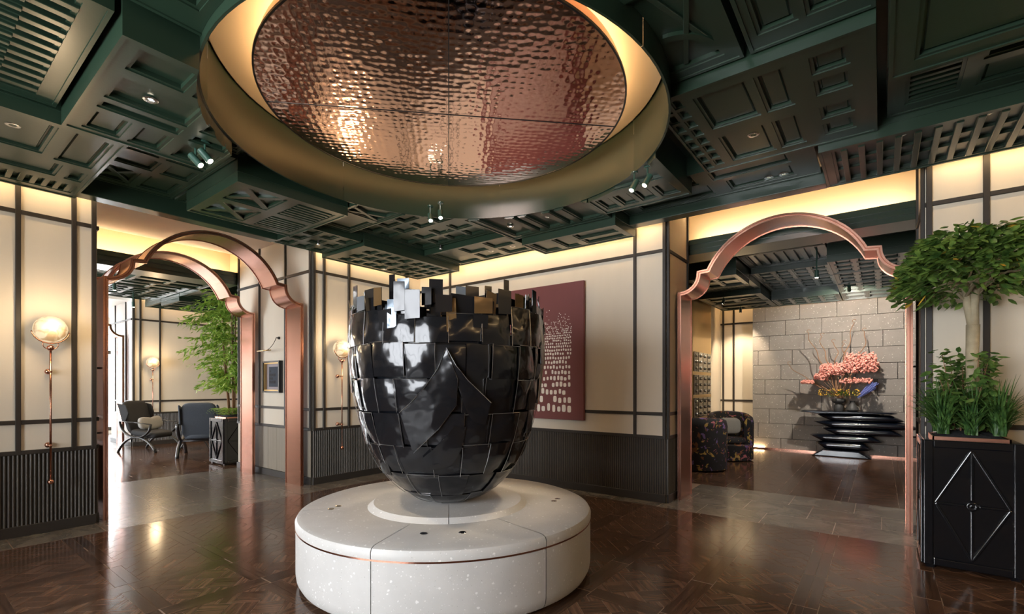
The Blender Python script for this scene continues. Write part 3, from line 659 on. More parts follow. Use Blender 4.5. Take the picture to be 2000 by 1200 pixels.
R8 = coffer(3.60, 4.39, -1.9, -0.035, 3.27, [(0.12, 0.80, 0.86, 0.95, 'o'), (0.12, 0.44, 0.46, 0.76), (0.54, 0.44, 0.86, 0.76), (0.12, 0.06, 0.86, 0.38, 'o')])
slats(R8, 0.13, 0.81, 0.85, 0.94, 9, 'y', 0.02, 0.5)
# perimeter beams towards the coves
MB().box(1.06, 2.86, 5.74, 5.90, 3.085, 3.28).build('beam', 'green', ceiling, bevel=0.006)
MB().box(-2.6, -0.7, 5.74, 5.90, 3.085, 3.28).build('beam', 'green', ceiling, bevel=0.006)
MB().box(5.08, 5.222, 0.385, 2.24, 3.14, 3.30).build('beam', 'green', ceiling, bevel=0.006)
MB().box(5.08, 5.222, 3.47, 3.58, 3.14, 3.30).build('beam', 'green', ceiling, bevel=0.006)
MB().box(5.08, 5.222, -3.0, -1.9, 3.14, 3.30).build('beam', 'green', ceiling, bevel=0.006)
MB().box(3.53, 3.56, 5.02, 5.88, 3.12, 3.3).build('beam', 'green', ceiling)
# drum wall in joined sheets + plaster cap
for k in range(6):
    a0 = R_(25 + 60 * k); MB().lathe([(RD, 3.16), (RD + 0.014, 3.16), (RD + 0.014, 3.62), (RD, 3.62)], (DC[0], DC[1], 0), 16, a0 + 0.0012, a0 + R_(60) - 0.0012).build('drum_sheet', 'green', ceiling, smooth=True, auto=30)
MB().lathe([(1e-4, 3.62), (RD + 0.02, 3.62)], (DC[0], DC[1], 0), 64).build('drum_cap', 'cap', ceiling)
COL.objects.unlink(CUT); bpy.data.objects.remove(CUT)

# passage ceilings, cove beams (left and right openings)
tag(MB().box(OPL[0], OPL[1], Y1 - 0.02, 8.20, 3.43, 3.5).build('ceiling_passage', 'plaster'), 'pale plaster ceiling above the two copper arches', None, None, 'structure')
tag(MB().box(OPL[0] + 0.001, OPL[1] - 0.001, 8.62, 8.70, 3.06, 3.75).box(OPL[0] + 0.001, OPL[1] - 0.001, 8.2, 8.62, 3.72, 3.76).box(OPL[0] + 0.001, OPL[1] - 0.001, 8.20, 8.215, 3.43, 3.72).box(OPL[0] - 0.06, OPL[0], 8.18, 8.70, 3.0, 3.76).box(OPL[1], OPL[1] + 0.06, 8.18, 8.70, 3.0, 3.76).build('cove_passage', 'cap'), 'lit cove at the far end of the arched passage', None, None, 'structure')
b1 = wthing('trim_1', 'green moulded beam crossing the far end of the arched passage', None, (2.4, 8.3, 3.0), kind='structure')
MB().box(OPL[0], OPL[1], 8.30, 8.42, 2.97, 3.17).box(OPL[0], OPL[1], 8.42, 8.715, 2.97, 3.05).build('beam', 'green', b1); MB().box(OPL[0], OPL[1], 8.285, 8.30, 3.03, 3.06).box(OPL[0], OPL[1], 8.285, 8.30, 3.10, 3.12).build('moulding', 'green', b1)
tag(MB().box(X1 - 0.02, 6.12, OPR[0], OPR[1], 3.66, 3.7).build('ceiling_threshold', 'plaster'), 'pale ceiling over the right arch', None, None, 'structure')
tag(MB().box(6.52, 6.60, OPR[0] - 0.3, OPR[1] + 0.3, 3.08, 3.95).box(6.1, 6.52, OPR[0] - 0.3, OPR[1] + 0.3, 3.92, 3.96).box(6.10, 6.115, OPR[0], OPR[1], 3.66, 3.92).box(6.1, 6.6, OPR[1] + 0.28, OPR[1] + 0.3, 3.0, 3.96).box(6.1, 6.6, OPR[0] - 0.3, OPR[0] - 0.28, 3.0, 3.96).build('cove_threshold', 'cap'), 'lit cove beyond the right arch', None, None, 'structure')
b2 = wthing('trim_2', 'olive green moulded beam behind the right arch', None, (6.2, 0.8, 3.0), kind='structure')
MB().box(6.20, 6.32, OPR[0] - 0.3, OPR[1] + 0.2, 2.99, 3.18).box(6.32, 6.615, OPR[0] - 0.3, OPR[1] + 0.2, 2.99, 3.07).build('beam', 'green', b2); MB().box(6.185, 6.20, OPR[0], OPR[1], 3.05, 3.075).box(6.185, 6.20, OPR[0], OPR[1], 3.11, 3.13).build('moulding', 'green', b2)

# lounge + console room ceilings
def far_ceiling(name, label, x0, x1, y0, y1, zs, nx, ny, seed):
    rr = random.Random(seed); root = tag(bpy.data.objects.new(name, None), label, None, None, 'structure'); put(root)
    MB().box(x0, x1, y0, y1, 3.36, 3.44).build('ceiling_deck', 'green', root)
    for i in range(nx):
        for j in range(ny):
            a, b = lerp(x0, x1, i / nx), lerp(x0, x1, (i + 1) / nx); c, d = lerp(y0, y1, j / ny), lerp(y0, y1, (j + 1) / ny)
            z = rr.choice(zs); k = rr.randrange(4)
            if k == 0: o = coffer(a + 0.01, b - 0.01, c + 0.01, d - 0.01, z, grid(2, 3), 3.37, root, False)
            elif k == 1: o = coffer(a + 0.01, b - 0.01, c + 0.01, d - 0.01, z, [(0.08, 0.08, 0.92, 0.92, 'o')], 3.37, root, False); slats(o, 0.09, 0.09, 0.91, 0.91, 7, rr.choice('xy'), 0.03, 0.5)
            elif k == 2: o = coffer(a + 0.01, b - 0.01, c + 0.01, d - 0.01, z, [(0.1, 0.1, 0.46, 0.9), (0.54, 0.1, 0.9, 0.46, 'o'), (0.54, 0.54, 0.9, 0.9)], 3.37, root, False); cross(o, 0.54, 0.1, 0.9, 0.46)
            else: o = coffer(a + 0.01, b - 0.01, c + 0.01, d - 0.01, z, grid(3, 4), 3.37, root, False)
    return root
far_ceiling('ceiling_lounge', 'green coffered ceiling of the lounge beyond the arches', 0.2, 5.6, 8.72, 12.75, (2.97, 3.05, 3.12, 3.2), 5, 4, 3)
far_ceiling('ceiling_console_room', 'green coffered ceiling above the flower console', 6.62, 11.15, -1.6, 2.75, (2.96, 3.04, 3.12, 3.2), 5, 4, 11)
tag(MB().box(-2.3, OPL[0] - 0.061, 8.18, 13.1, 3.5, 3.56).box(OPL[1] + 0.061, 6.62, 8.18, 13.1, 3.5, 3.56).box(OPL[0] - 0.061, OPL[1] + 0.061, 8.70, 13.1, 3.5, 3.56).build('ceiling_lounge_slab', 'plaster'), 'plaster slab above the lounge coffers', None, None, 'structure')
tag(MB().box(6.6, 11.7, -2.1, 3.02, 3.5, 3.58).box(6.02, 6.6, OPR[1] + 0.3, 3.02, 3.5, 3.58).box(6.02, 6.6, -2.1, OPR[0] - 0.3, 3.5, 3.58).build('ceiling_console_slab', 'plaster'), 'plaster slab above the console room coffers', None, None, 'structure')

# ---------------------------------------------------------------- cove lamps
def ledstrip(par, x0, x1, y0, y1, z, mat='led'):
    MB().box(x0, x1, y0, y1, z, z + 0.015).build('light_strip', mat, par)
ledstrip(ceiling, -2.4, OPL[0], 5.905, 5.92, 3.20)
ledstrip(ceiling, OPL[1], 5.2, 5.945, 5.96, 3.20)
ledstrip(ceiling, 5.24, 5.255, 2.0, 5.9, 3.20)
ledstrip(ceiling, 5.24, 5.255, -2.9, -0.35, 3.22)
ledstrip(ceiling, -2.4, 5.0, -2.93, -2.90, 3.30)
ledstrip(b1, 1.35, 3.4, 8.44, 8.47, 3.15, 'led_dim')
ledstrip(b2, 6.34, 6.37, -0.25, 1.9, 3.155, 'led_soft')
ledstrip(bpy.data.objects['ceiling_console_room'], 11.18, 11.21, -1.6, 2.7, 3.45)
ledstrip(bpy.data.objects['ceiling_lounge'], 3.4, 6.3, 12.88, 12.91, 3.45)
# ================================================================ COPPER DISH
dish = wthing('ceiling_dish', 'round hammered copper dish floating in the ceiling drum above the sculpture', 'ceiling dish', (DC[0], DC[1], 3.40))
RC = 1.315
for k in range(4):
    a0 = R_(45 + 90 * k); g = 0.0022
    MB().lathe([(0.004, 3.40), (0.4, 3.40), (0.9, 3.40), (RC - 0.012, 3.40)], (DC[0], DC[1], 0), 24, a0 + g, a0 + R_(90) - g).build('copper_sheet', 'hammered', dish, smooth=True)
MB().lathe([(RC - 0.012, 3.397), (RC, 3.397), (RC, 3.412), (RC - 0.012, 3.412)], (DC[0], DC[1], 0), 96).build('edge_trim', 'blackwood', dish, smooth=True, auto=30)
MB().lathe([(RC - 0.004, 3.412), (RC - 0.03, 3.50)], (DC[0], DC[1], 0), 96).build('skirt', 'copper_rod', dish, smooth=True)
MB().lathe([(0.001, 3.415), (RC - 0.02, 3.415)], (DC[0], DC[1], 0), 64).build('backing', 'blackwood', dish)
MB().lathe([(RC - 0.14, 3.475), (RC - 0.10, 3.475), (RC - 0.10, 3.495), (RC - 0.14, 3.495), (RC - 0.14, 3.475)], (DC[0], DC[1], 0), 64).build('light_ring', 'led_ring', dish)
for a in (45, 135): MB().bar(tuple(Vector((DC[0], DC[1], 3.3985)) - Vector((math.cos(R_(a)), math.sin(R_(a)), 0)) * (RC - 0.01)), tuple(Vector((DC[0], DC[1], 3.3985)) + Vector((math.cos(R_(a)), math.sin(R_(a)), 0)) * (RC - 0.01)), 0.006, 0.003).build('joint_strip', 'blackwood', dish)

# ================================================================ PLINTH
pl = wthing('plinth', 'round pale terrazzo plinth with a thin copper band', 'plinth', (DC[0], DC[1], 0))
RP = 1.06; GA = [R_(a) for a in (201.5, 257.5, 321.5, 21.5, 81.5, 141.5)]; GA.sort()
for i in range(6):
    a0 = GA[i] + 0.0022; a1 = (GA[(i + 1) % 6] + (2 * math.pi if i == 5 else 0)) - 0.0022
    MB().lathe([(0.2, 0.012), (RP - 0.06, 0.012), (RP - 0.022, 0.028), (RP - 0.005, 0.06), (RP, 0.10), (RP, 0.386), (0.2, 0.386)], (DC[0], DC[1], 0), 20, a0, a1).build('drum_segment', 'terrazzo', pl, smooth=True, auto=35)
    MB().lathe([(0.575, 0.396), (RP + 0.002, 0.396), (RP + 0.004, 0.43), (RP - 0.008, 0.452), (RP - 0.035, 0.462), (0.575, 0.462)], (DC[0], DC[1], 0), 20, a0, a1).build('top_segment', 'terrazzo', pl, smooth=True, auto=35)
MB().lathe([(RP - 0.004, 0.386), (RP + 0.003, 0.386), (RP + 0.003, 0.396), (RP - 0.004, 0.396), (RP - 0.004, 0.386)], (DC[0], DC[1], 0), 128).build('copper_band', 'copper_rod', pl, smooth=True, auto=30)
MB().lathe([(RP - 0.07, 0.0), (RP - 0.07, 0.014)], (DC[0], DC[1], 0), 64).build('shadow_gap', 'blackwood', pl)
ca = R_(225)   # towards the viewer
for a0, a1 in ((ca + 0.004, ca + math.pi - 0.004), (ca + math.pi + 0.004, ca + 2 * math.pi - 0.004)):
    MB().lathe([(0.003, 0.40), (0.59, 0.40), (0.59, 0.462), (0.548, 0.492), (0.003, 0.492)], (DC[0], DC[1], 0), 32, a0, a1).build('raised_disc', 'terrazzo', pl, smooth=True, auto=25)
def uplight(ang, r):
    c = (DC[0] + r * math.cos(R_(ang)), DC[1] + r * math.sin(R_(ang)), 0.463)
    o = MB().lathe([(0.001, 0.0), (0.017, 0.0), (0.021, 0.0025), (0.024, 0.0)], c, 16).build('uplight', 'steel', pl, smooth=True)
    MB().lathe([(0.001, 0.0012), (0.014, 0.0012)], c, 12).build('lens', 'lacquer', o)
for a, r in ((214, 0.78), (231, 0.78), (309, 0.80), (314, 0.84), (137, 0.80), (142, 0.84)): uplight(a, r)

# ================================================================ SCULPTURE
sc = wthing('sculpture', 'huge black bowl shaped sculpture of overlapping lacquered metal plates', 'sculpture', (DC[0], DC[1], 0.492))
PROF = [(0.496, 0.06), (0.51, 0.18), (0.55, 0.275), (0.61, 0.362), (0.67, 0.428), (0.74, 0.486), (0.85, 0.548), (0.964, 0.592), (1.08, 0.627), (1.20, 0.656), (1.32, 0.680), (1.436, 0.699), (1.55, 0.709), (1.674, 0.710), (1.80, 0.702), (1.91, 0.690), (2.00, 0.676), (2.30, 0.640)]
def rimz(th): return 1.93 + 0.13 * math.cos(th - R_(45))      # rim dips towards the viewer
def prad(z):
    for (a, r0), (b, r1) in zip(PROF, PROF[1:]):
        if z <= b:
            t = (z - a) / (b - a); return r0 + (r1 - r0) * t
    return PROF[-1][1]
def surf(th, z, off=0.0):
    r = prad(max(0.496, z)); dz = 0.01; sl = (prad(z + dz) - prad(max(0.496, z - dz))) / (2 * dz)
    n = math.hypot(1, sl); r2 = r + off / n; return (DC[0] + r2 * math.cos(th), DC[1] + r2 * math.sin(th), z - off * sl / n)
rs = random.Random(5)
def plate(t0, t1, z0, z1, off, mat='plate', dent=0.006, nu=6, nv=6, tilt=0.0, skew=0.0, name='plate', side=0.0):
    ph = rs.random() * 6; ph2 = rs.random() * 6; V = []; F = []; th_ = 0.005
    for lay_ in (0, 1):
        for i in range(nu + 1):
            for j in range(nv + 1):
                u, v = i / nu, j / nv; th = lerp(t0, t1, u) + skew * (v - 0.5); z = lerp(z0, z1, v)
                bulge = dent * (math.sin(math.pi * u) * math.sin(math.pi * v) * 1.4 + 0.5 * math.sin(5 * u + ph) * math.sin(4 * v + ph2))
                V.append(surf(th, z, off + bulge + tilt * (v - 0.2) + side * (u - 0.5) - lay_ * th_))
    S = (nu + 1) * (nv + 1); I = lambda i, j, l: l * S + i * (nv + 1) + j
    for i in range(nu):
        for j in range(nv):
            F.append((I(i, j, 0), I(i + 1, j, 0), I(i + 1, j + 1, 0), I(i, j + 1, 0))); F.append((I(i, j, 1), I(i, j + 1, 1), I(i + 1, j + 1, 1), I(i + 1, j, 1)))
    for i in range(nu): F.append((I(i, 0, 0), I(i, 0, 1), I(i + 1, 0, 1), I(i + 1, 0, 0))); F.append((I(i, nv, 0), I(i + 1, nv, 0), I(i + 1, nv, 1), I(i, nv, 1)))
    for j in range(nv): F.append((I(0, j, 0), I(0, j + 1, 0), I(0, j + 1, 1), I(0, j, 1))); F.append((I(nu, j, 0), I(nu, j, 1), I(nu, j + 1, 1), I(nu, j + 1, 0)))
    return MB().add(V, F).build(name, mat, sc, smooth=True, auto=40)
# inner shell so that gaps stay dark
MB().lathe([(max(0.001, r - 0.03), z) for z, r in PROF if z < 1.72], (DC[0], DC[1], 0), 48).build('inner_shell', 'lacquer', sc, smooth=True)
MB().lathe([(0.001, 0.4935), (0.14, 0.4935), (0.16, 0.51)], (DC[0], DC[1], 0), 24).build('foot', 'lacquer', sc, smooth=True)
seam = MB()
rows = [0.503, 0.60, 0.76, 0.96, 1.17, 1.39, 1.61, 1.83]
for ri, (z0, z1) in enumerate(zip(rows, rows[1:])):
    n = (9, 14, 18, 20, 22, 22, 22)[ri]; ph = rs.random() * 0.3
    cutsa = sorted((2 * math.pi * (k + rs.uniform(-0.17, 0.17)) / n + ph) for k in range(n))
    for k in range(n):
        a = cutsa[k]; b = cutsa[(k + 1) % n] + (2 * math.pi if k == n - 1 else 0)
        zz0 = z0 + rs.uniform(-0.012, 0.012); zz1 = z1 + rs.uniform(-0.012, 0.012)
        if zz0 < 0.5: zz0 = 0.503
        if ri == 6: zz1 = rimz((a + b) / 2) + rs.uniform(-0.05, 0.03)
        plate(a + 0.004, b - 0.004, zz0 + 0.003, zz1 - 0.003, rs.uniform(0.0, 0.016), 'plate', 0.0055 if ri > 1 else 0.002, tilt=rs.uniform(-0.012, 0.012) if ri > 1 else 0, side=rs.uniform(-0.014, 0.014) if ri > 1 else 0)
        # bright ground edge / weld run on a share of the seams
        if rs.random() < 0.85:
            pts = [surf(b + rs.uniform(-0.002, 0.002), lerp(zz0, zz1, t / 5), 0.016) for t in range(6)]
            seam.tube(pts, 0.0019, 4)
        if rs.random() < 0.7:
            pts = [surf(lerp(a, b, t / 5), zz1 - 0.002, 0.016) for t in range(6)]; seam.tube(pts, 0.0017, 4)
seam.build('weld_seams', 'weld', sc, kind='stuff')
# three big curved flaps folded over the front
TF = R_(225)
def flap(pts_top, pts_bot, off0, off1, n=14, m=8, mat='plate'):
    """pts in (dtheta, z): ruled sheet between two edge curves"""
    V = []; F = []
    def along(P, t):
        k = t * (len(P) - 1); i = min(int(k), len(P) - 2); f = k - i; return (lerp(P[i][0], P[i + 1][0], f), lerp(P[i][1], P[i + 1][1], f))
    for l in (0, 1):
        for i in range(n + 1):
            a = along(pts_top, i / n); b = along(pts_bot, i / n)
            for j in range(m + 1):
                t = j / m; V.append(surf(TF + lerp(a[0], b[0], t), lerp(a[1], b[1], t), 0.008 + lerp(off0, off1, t) - 0.006 * l))
    S = (n + 1) * (m + 1); I = lambda i, j, l: l * S + i * (m + 1) + j
    for i in range(n):
        for j in range(m): F.append((I(i, j, 0), I(i + 1, j, 0), I(i + 1, j + 1, 0), I(i, j + 1, 0))); F.append((I(i, j, 1), I(i, j + 1, 1), I(i + 1, j + 1, 1), I(i + 1, j, 1)))
    for i in range(n): F.append((I(i, 0, 0), I(i, 0, 1), I(i + 1, 0, 1), I(i + 1, 0, 0))); F.append((I(i, m, 0), I(i + 1, m, 0), I(i + 1, m, 1), I(i, m, 1)))
    for j in range(m): F.append((I(0, j, 0), I(0, j + 1, 0), I(0, j + 1, 1), I(0, j, 1))); F.append((I(n, j, 0), I(n, j, 1), I(n, j + 1, 1), I(n, j + 1, 0)))
    return MB().add(V, F).build('curved_flap', mat, sc, smooth=True, auto=40)
# dtheta<0 is image left (clockwise seen from above is to the left of the viewer)
flap([(-0.02, 1.575), (-0.09, 1.45), (-0.21, 1.335), (-0.34, 1.245), (-0.46, 1.184)], [(-0.02, 1.57), (0.075, 1.388), (0.065, 1.23), (-0.09, 1.087), (-0.37, 0.93)], 0.022, 0.030)
flap([(-0.02, 1.575), (0.06, 1.47), (0.16, 1.385), (0.27, 1.315), (0.39, 1.243)], [(-0.01, 1.55), (0.10, 1.30), (0.17, 1.18), (0.24, 1.12), (0.36, 1.10)], 0.028, 0.016)
flap([(0.05, 1.10), (-0.04, 1.02), (-0.16, 0.95), (-0.30, 0.885)], [(0.17, 1.09), (0.14, 0.95), (0.04, 0.84), (-0.26, 0.80)], 0.022, 0.012)
fe_ = MB()
for P in ([(-0.02, 1.575), (-0.09, 1.45), (-0.21, 1.335), (-0.34, 1.245), (-0.46, 1.184)], [(-0.02, 1.575), (0.06, 1.47), (0.16, 1.385), (0.27, 1.315), (0.39, 1.243)], [(-0.02, 1.57), (0.075, 1.388), (0.065, 1.23), (-0.09, 1.087), (-0.37, 0.93)]):
    fe_.tube([surf(TF + a, z, 0.036) for a, z in P], 0.0022, 5)
fe_.build('flap_edges', 'weld', sc)
# ragged crown of flat plates
for k in range(74):
    th = 2 * math.pi * k / 74 + rs.uniform(-0.05, 0.05); w_ = rs.uniform(0.05, 0.135); h = rs.uniform(0.08, 0.22)
    zb = rimz(th) - rs.uniform(0.03, 0.14); zt = min(rimz(th) + 0.13, zb + h); r = prad(1.95) + rs.uniform(-0.10, 0.035); dth = w_ / r / 2; ln = rs.uniform(-0.03, 0.05); sk = rs.uniform(-0.02, 0.02)
    p = [(th - dth, zb), (th + dth, zb), (th + dth + sk, zt + rs.uniform(-0.02, 0.02)), (th - dth + sk, zt)]
    V = []
    for rr in (0.0, 0.005):
        for (a, z) in p: q = r + rr + ln * (z - zb) / 0.2; V.append((DC[0] + q * math.cos(a), DC[1] + q * math.sin(a), z))
    u = rs.random(); mt = 'plate_bright' if u < 0.13 else ('plate_gold' if u < 0.20 else 'plate_flat')
    MB().add(V, [(0, 3, 2, 1), (4, 5, 6, 7), (0, 1, 5, 4), (1, 2, 6, 5), (2, 3, 7, 6), (3, 0, 4, 7)]).build('crown_plate', mt, sc)
# named plates of the front crown
for dt, z0, z1, w_, r, mt in ((-0.92, 1.83, 1.93, 0.10, 0.715, 'plate_bright'), (-0.69, 1.85, 1.97, 0.07, 0.70, 'plate_gold'), (-0.50, 1.70, 1.88, 0.065, 0.725, 'plate_bright'), (-0.48, 1.955, 2.03, 0.085, 0.62, 'plate_bright'), (-0.42, 1.80, 1.985, 0.075, 0.735, 'plate_flat'), (-0.30, 1.75, 1.93, 0.095, 0.74, 'plate_flat'), (0.12, 1.89, 1.965, 0.07, 0.66, 'plate_bright'), (0.22, 1.87, 1.97, 0.085, 0.67, 'plate_flat'), (-0.12, 1.86, 2.01, 0.085, 0.65, 'plate_flat'), (-0.04, 1.79, 1.90, 0.10, 0.725, 'plate_flat'), (0.30, 1.79, 1.895, 0.12, 0.725, 'plate_gold'), (0.72, 1.84, 1.95, 0.08, 0.70, 'plate_gold'), (0.52, 1.80, 1.96, 0.10, 0.715, 'plate_flat'), (-0.20, 1.84, 1.955, 0.06, 0.68, 'plate_flat'), (0.95, 1.84, 2.0, 0.06, 0.715, 'plate_flat'), (-1.10, 1.86, 2.02, 0.08, 0.70, 'plate_flat')):
    a = TF + dt; q = [(a - w_ / r / 2, z0), (a + w_ / r / 2, z0 + 0.006), (a + w_ / r / 2, z1 - 0.004), (a - w_ / r / 2, z1)]
    MB().add([(DC[0] + (r + e) * math.cos(t), DC[1] + (r + e) * math.sin(t), z) for e in (0, 0.005) for t, z in q], [(0, 3, 2, 1), (4, 5, 6, 7), (0, 1, 5, 4), (1, 2, 6, 5), (2, 3, 7, 6), (3, 0, 4, 7)]).build('crown_plate', mt, sc)
# tall blades
for dt, z0, z1, w_ in ((-0.62, 1.84, 2.06, 0.045), (0.66, 1.93, 2.05, 0.045), (0.42, 1.86, 1.99, 0.05)):
    a = TF + dt; r = 0.62; q = [(a - w_ / r / 2, z0), (a + w_ / r / 2, z0), (a + w_ / r / 2, z1), (a - w_ / r / 2, z1)]
    MB().add([(DC[0] + (r + e) * math.cos(t), DC[1] + (r + e) * math.sin(t), z) for e in (0, 0.005) for t, z in q], [(0, 3, 2, 1), (4, 5, 6, 7), (0, 1, 5, 4), (1, 2, 6, 5), (2, 3, 7, 6), (3, 0, 4, 7)]).build('crown_plate', 'plate_flat', sc)
# edges of plates lifted off the right flank and the lower left
for dt, z, h, w_ in ((1.18, 1.50, 0.30, 0.10), (1.25, 1.22, 0.34, 0.09), (1.10, 1.02, 0.24, 0.10), (0.95, 0.82, 0.2, 0.12), (-1.15, 0.95, 0.2, 0.10), (-0.95, 0.75, 0.18, 0.12), (1.35, 1.72, 0.26, 0.08), (-1.3, 1.3, 0.25, 0.09)):
    plate(TF + dt - w_, TF + dt + w_, z, z + h, 0.022, 'plate', 0.003, 4, 4, tilt=-0.03, name='lifted_plate')

# ================================================================ COPPER ARCHES
def arch_profile(half):
    """closed outline (inner edge) from left foot to right foot, centred on 0"""
    P = [(-half, 0.0), (-half, 2.40)]
    c = (-half, 2.62)
    for i in range(1, 9):
        a = R_(90 * i / 8); P.append((c[0] + 0.22 * math.sin(a), c[1] - 0.22 * math.cos(a)))
    e = half - 0.32; P.append((-e, 2.63)); h = 0.46; R = (e * e + h * h) / (2 * h); cz = 2.63 + h - R
    a0 = math.asin(e / R)
    for i in range(1, 28): a = -a0 + 2 * a0 * i / 28; P.append((R * math.sin(a), cz + R * math.cos(a)))
    P.append((e, 2.63)); c = (half, 2.62)
    for i in range(0, 8): a = R_(90 - 90 * i / 8); P.append((c[0] - 0.22 * math.sin(a), c[1] - 0.22 * math.cos(a)))
    P.append((half, 2.40)); P.append((half, 0.0)); return P
def offset(P, d):
    out = []
    for i, p in enumerate(P):
        a = P[max(0, i - 1)]; b = P[min(len(P) - 1, i + 1)]
        def nrm(p, q): l = math.hypot(q[0] - p[0], q[1] - p[1]) or 1; return ((q[1] - p[1]) / l, -(q[0] - p[0]) / l)
        n1 = nrm(a, p) if i > 0 else nrm(p, b); n2 = nrm(p, b) if i < len(P) - 1 else n1
        k = 1 + n1[0] * n2[0] + n1[1] * n2[1]; k = max(k, 0.5); out.append((p[0] - (n1[0] + n2[0]) / k * d, p[1] - (n1[1] + n2[1]) / k * d))
    out[0] = (out[0][0], 0.0); out[-1] = (out[-1][0], 0.0); return out
def arch(label, axis, c, half, d0, d1, ties, tie_dir):
    loc = (c, d0, 0) if axis == 'x' else (d0, c, 0)
    r = wthing('copper_arch', label, 'arch', loc, 'copper ogee arches')
    P = arch_profile(half)
    def strip(Pi, Po, a, b, name, mat):
        mb = MB(); n = len(Pi)
        def Q(p, d): return (c + p[0], d, p[1]) if axis == 'x' else (d, c - p[0], p[1])
        V = [Q(p, a) for p in Pi] + [Q(p, a) for p in Po] + [Q(p, b) for p in Pi] + [Q(p, b) for p in Po]; F = []
        for i in range(n - 1):
            j = i + 1; F += [(i, j, n + j, n + i), (2 * n + i, 3 * n + i, 3 * n + j, 2 * n + j), (i, 2 * n + i, 2 * n + j, j), (n + i, n + j, 3 * n + j, 3 * n + i)]
        F += [(0, n, 3 * n, 2 * n), (n - 1, 3 * n - 1, 4 * n - 1, 2 * n - 1)]
        return mb.add(V, F).build(name, mat, r, smooth=True, auto=28)
    strip(P, offset(P, 0.030), d0 + 0.012, d1 - 0.012, 'reveal_band', 'copper')
    strip(offset(P, -0.006), offset(P, 0.036), d0, d0 + 0.012, 'front_lip', 'copper')
    strip(offset(P, 0.010), offset(P, 0.020), d0 - 0.004, d0, 'lip_bead', 'copper_dark')
    strip(offset(P, -0.006), offset(P, 0.036), d1 - 0.012, d1, 'back_lip', 'copper')
    for z in (1.52, 0.86):
        for sg in (-1, 1):
            p = c + sg * (half + 0.03); q = c + sg * (half + 0.03 + ties); dm = (d0 + d1) / 2
            mb = MB(); mb.tube([(p, dm, z), (q, dm, z)] if axis == 'x' else [(dm, p, z), (dm, q, z)], 0.009, 8); mb.build('wall_tie', 'bronze', r)
    return r
arch('nearest copper ogee arch in the left opening beside the corner sconce wall', 'x', 2.357, 1.007, 6.12, 6.52, 0.035, 0)
arch('second copper ogee arch just behind the nearest one, before the lounge', 'x', 2.357, 1.007, 7.50, 7.90, 0.035, 0)
arch('distant copper ogee arch against the bright entrance window', 'x', 2.20, 0.95, 13.15, 13.55, 0.05, 0)
arch('copper ogee arch framing the stone wall and flower console', 'y', 0.8325, 1.027, 5.66, 6.07, 0.035, 0)

# ================================================================ SCONCES
def sconce(label, x, ywall, power, rod0=0.45, rod1=1.62):
    y = ywall - 0.13; r = wthing('wall_sconce', label, 'wall lamp', (x, ywall, 1.47), 'alabaster wall sconces')
    MB().ball((x, y, 1.85), 0.118, 24, 14).build('globe', 'alabaster', r, smooth=True)
    MB().tube([(x + 0.128 * math.sin(t), y - 0.01, 1.85 - 0.128 * math.cos(t)) for t in [R_(-80 + 160 * i / 20) for i in range(21)]], 0.0055, 8).build('cradle', 'copper_rod', r, smooth=True)
    for s in (-1, 1): MB().tube(bez((x + s * 0.05, y, 1.728), (x + s * 0.055, y, 1.70), (x + s * 0.045, y, 1.675), (x + s * 0.01, y, 1.672), 8), 0.004, 6).build('yoke', 'copper_rod', r, smooth=True)
    MB().ball((x, y, 1.682), 0.027, 16, 10).build('knob', 'copper_rod', r, smooth=True)
    MB().tube([(x, y, 0.49), (x, y, 1.67)], 0.0085, 10).build('rod', 'copper_rod', r, smooth=True)
    MB().ball((x, y, 0.475), 0.024, 16, 10).build('end_ball', 'copper_rod', r, smooth=True)
    for z in (1.47, 0.80):
        mb = MB().tube([(x, y, z), (x, ywall - 0.012, z)], 0.007, 8).ball((x, y, z), 0.013, 10, 8); b = mb.build('bracket', 'copper_rod', r, smooth=True)
        MB().lathe([(0.001, 0.022), (0.018, 0.02), (0.027, 0.006), (0.027, 0.0)], (0, 0, 0), 16).add([], []).build('tmp', 'copper_rod') if 0 else None
        q = MB().ball((x, ywall - 0.018, z), 0.025, 14, 10); q.build('rosette', 'copper_rod', b, smooth=True)
    point('sconce_lamp', (x, y - 0.20, 1.90), power, (1, 0.72, 0.42), 0.1).parent = None
    return r
sconce('alabaster globe sconce on a long copper rod at the far left', 0.905, Y1 - 0.02, 10)
sconce('alabaster globe sconce on a copper rod between arch and sculpture', 3.855, Y1 - 0.02, 10)
sconce('small distant alabaster sconce above the dark lounge chair', 3.62, 12.98, 10)

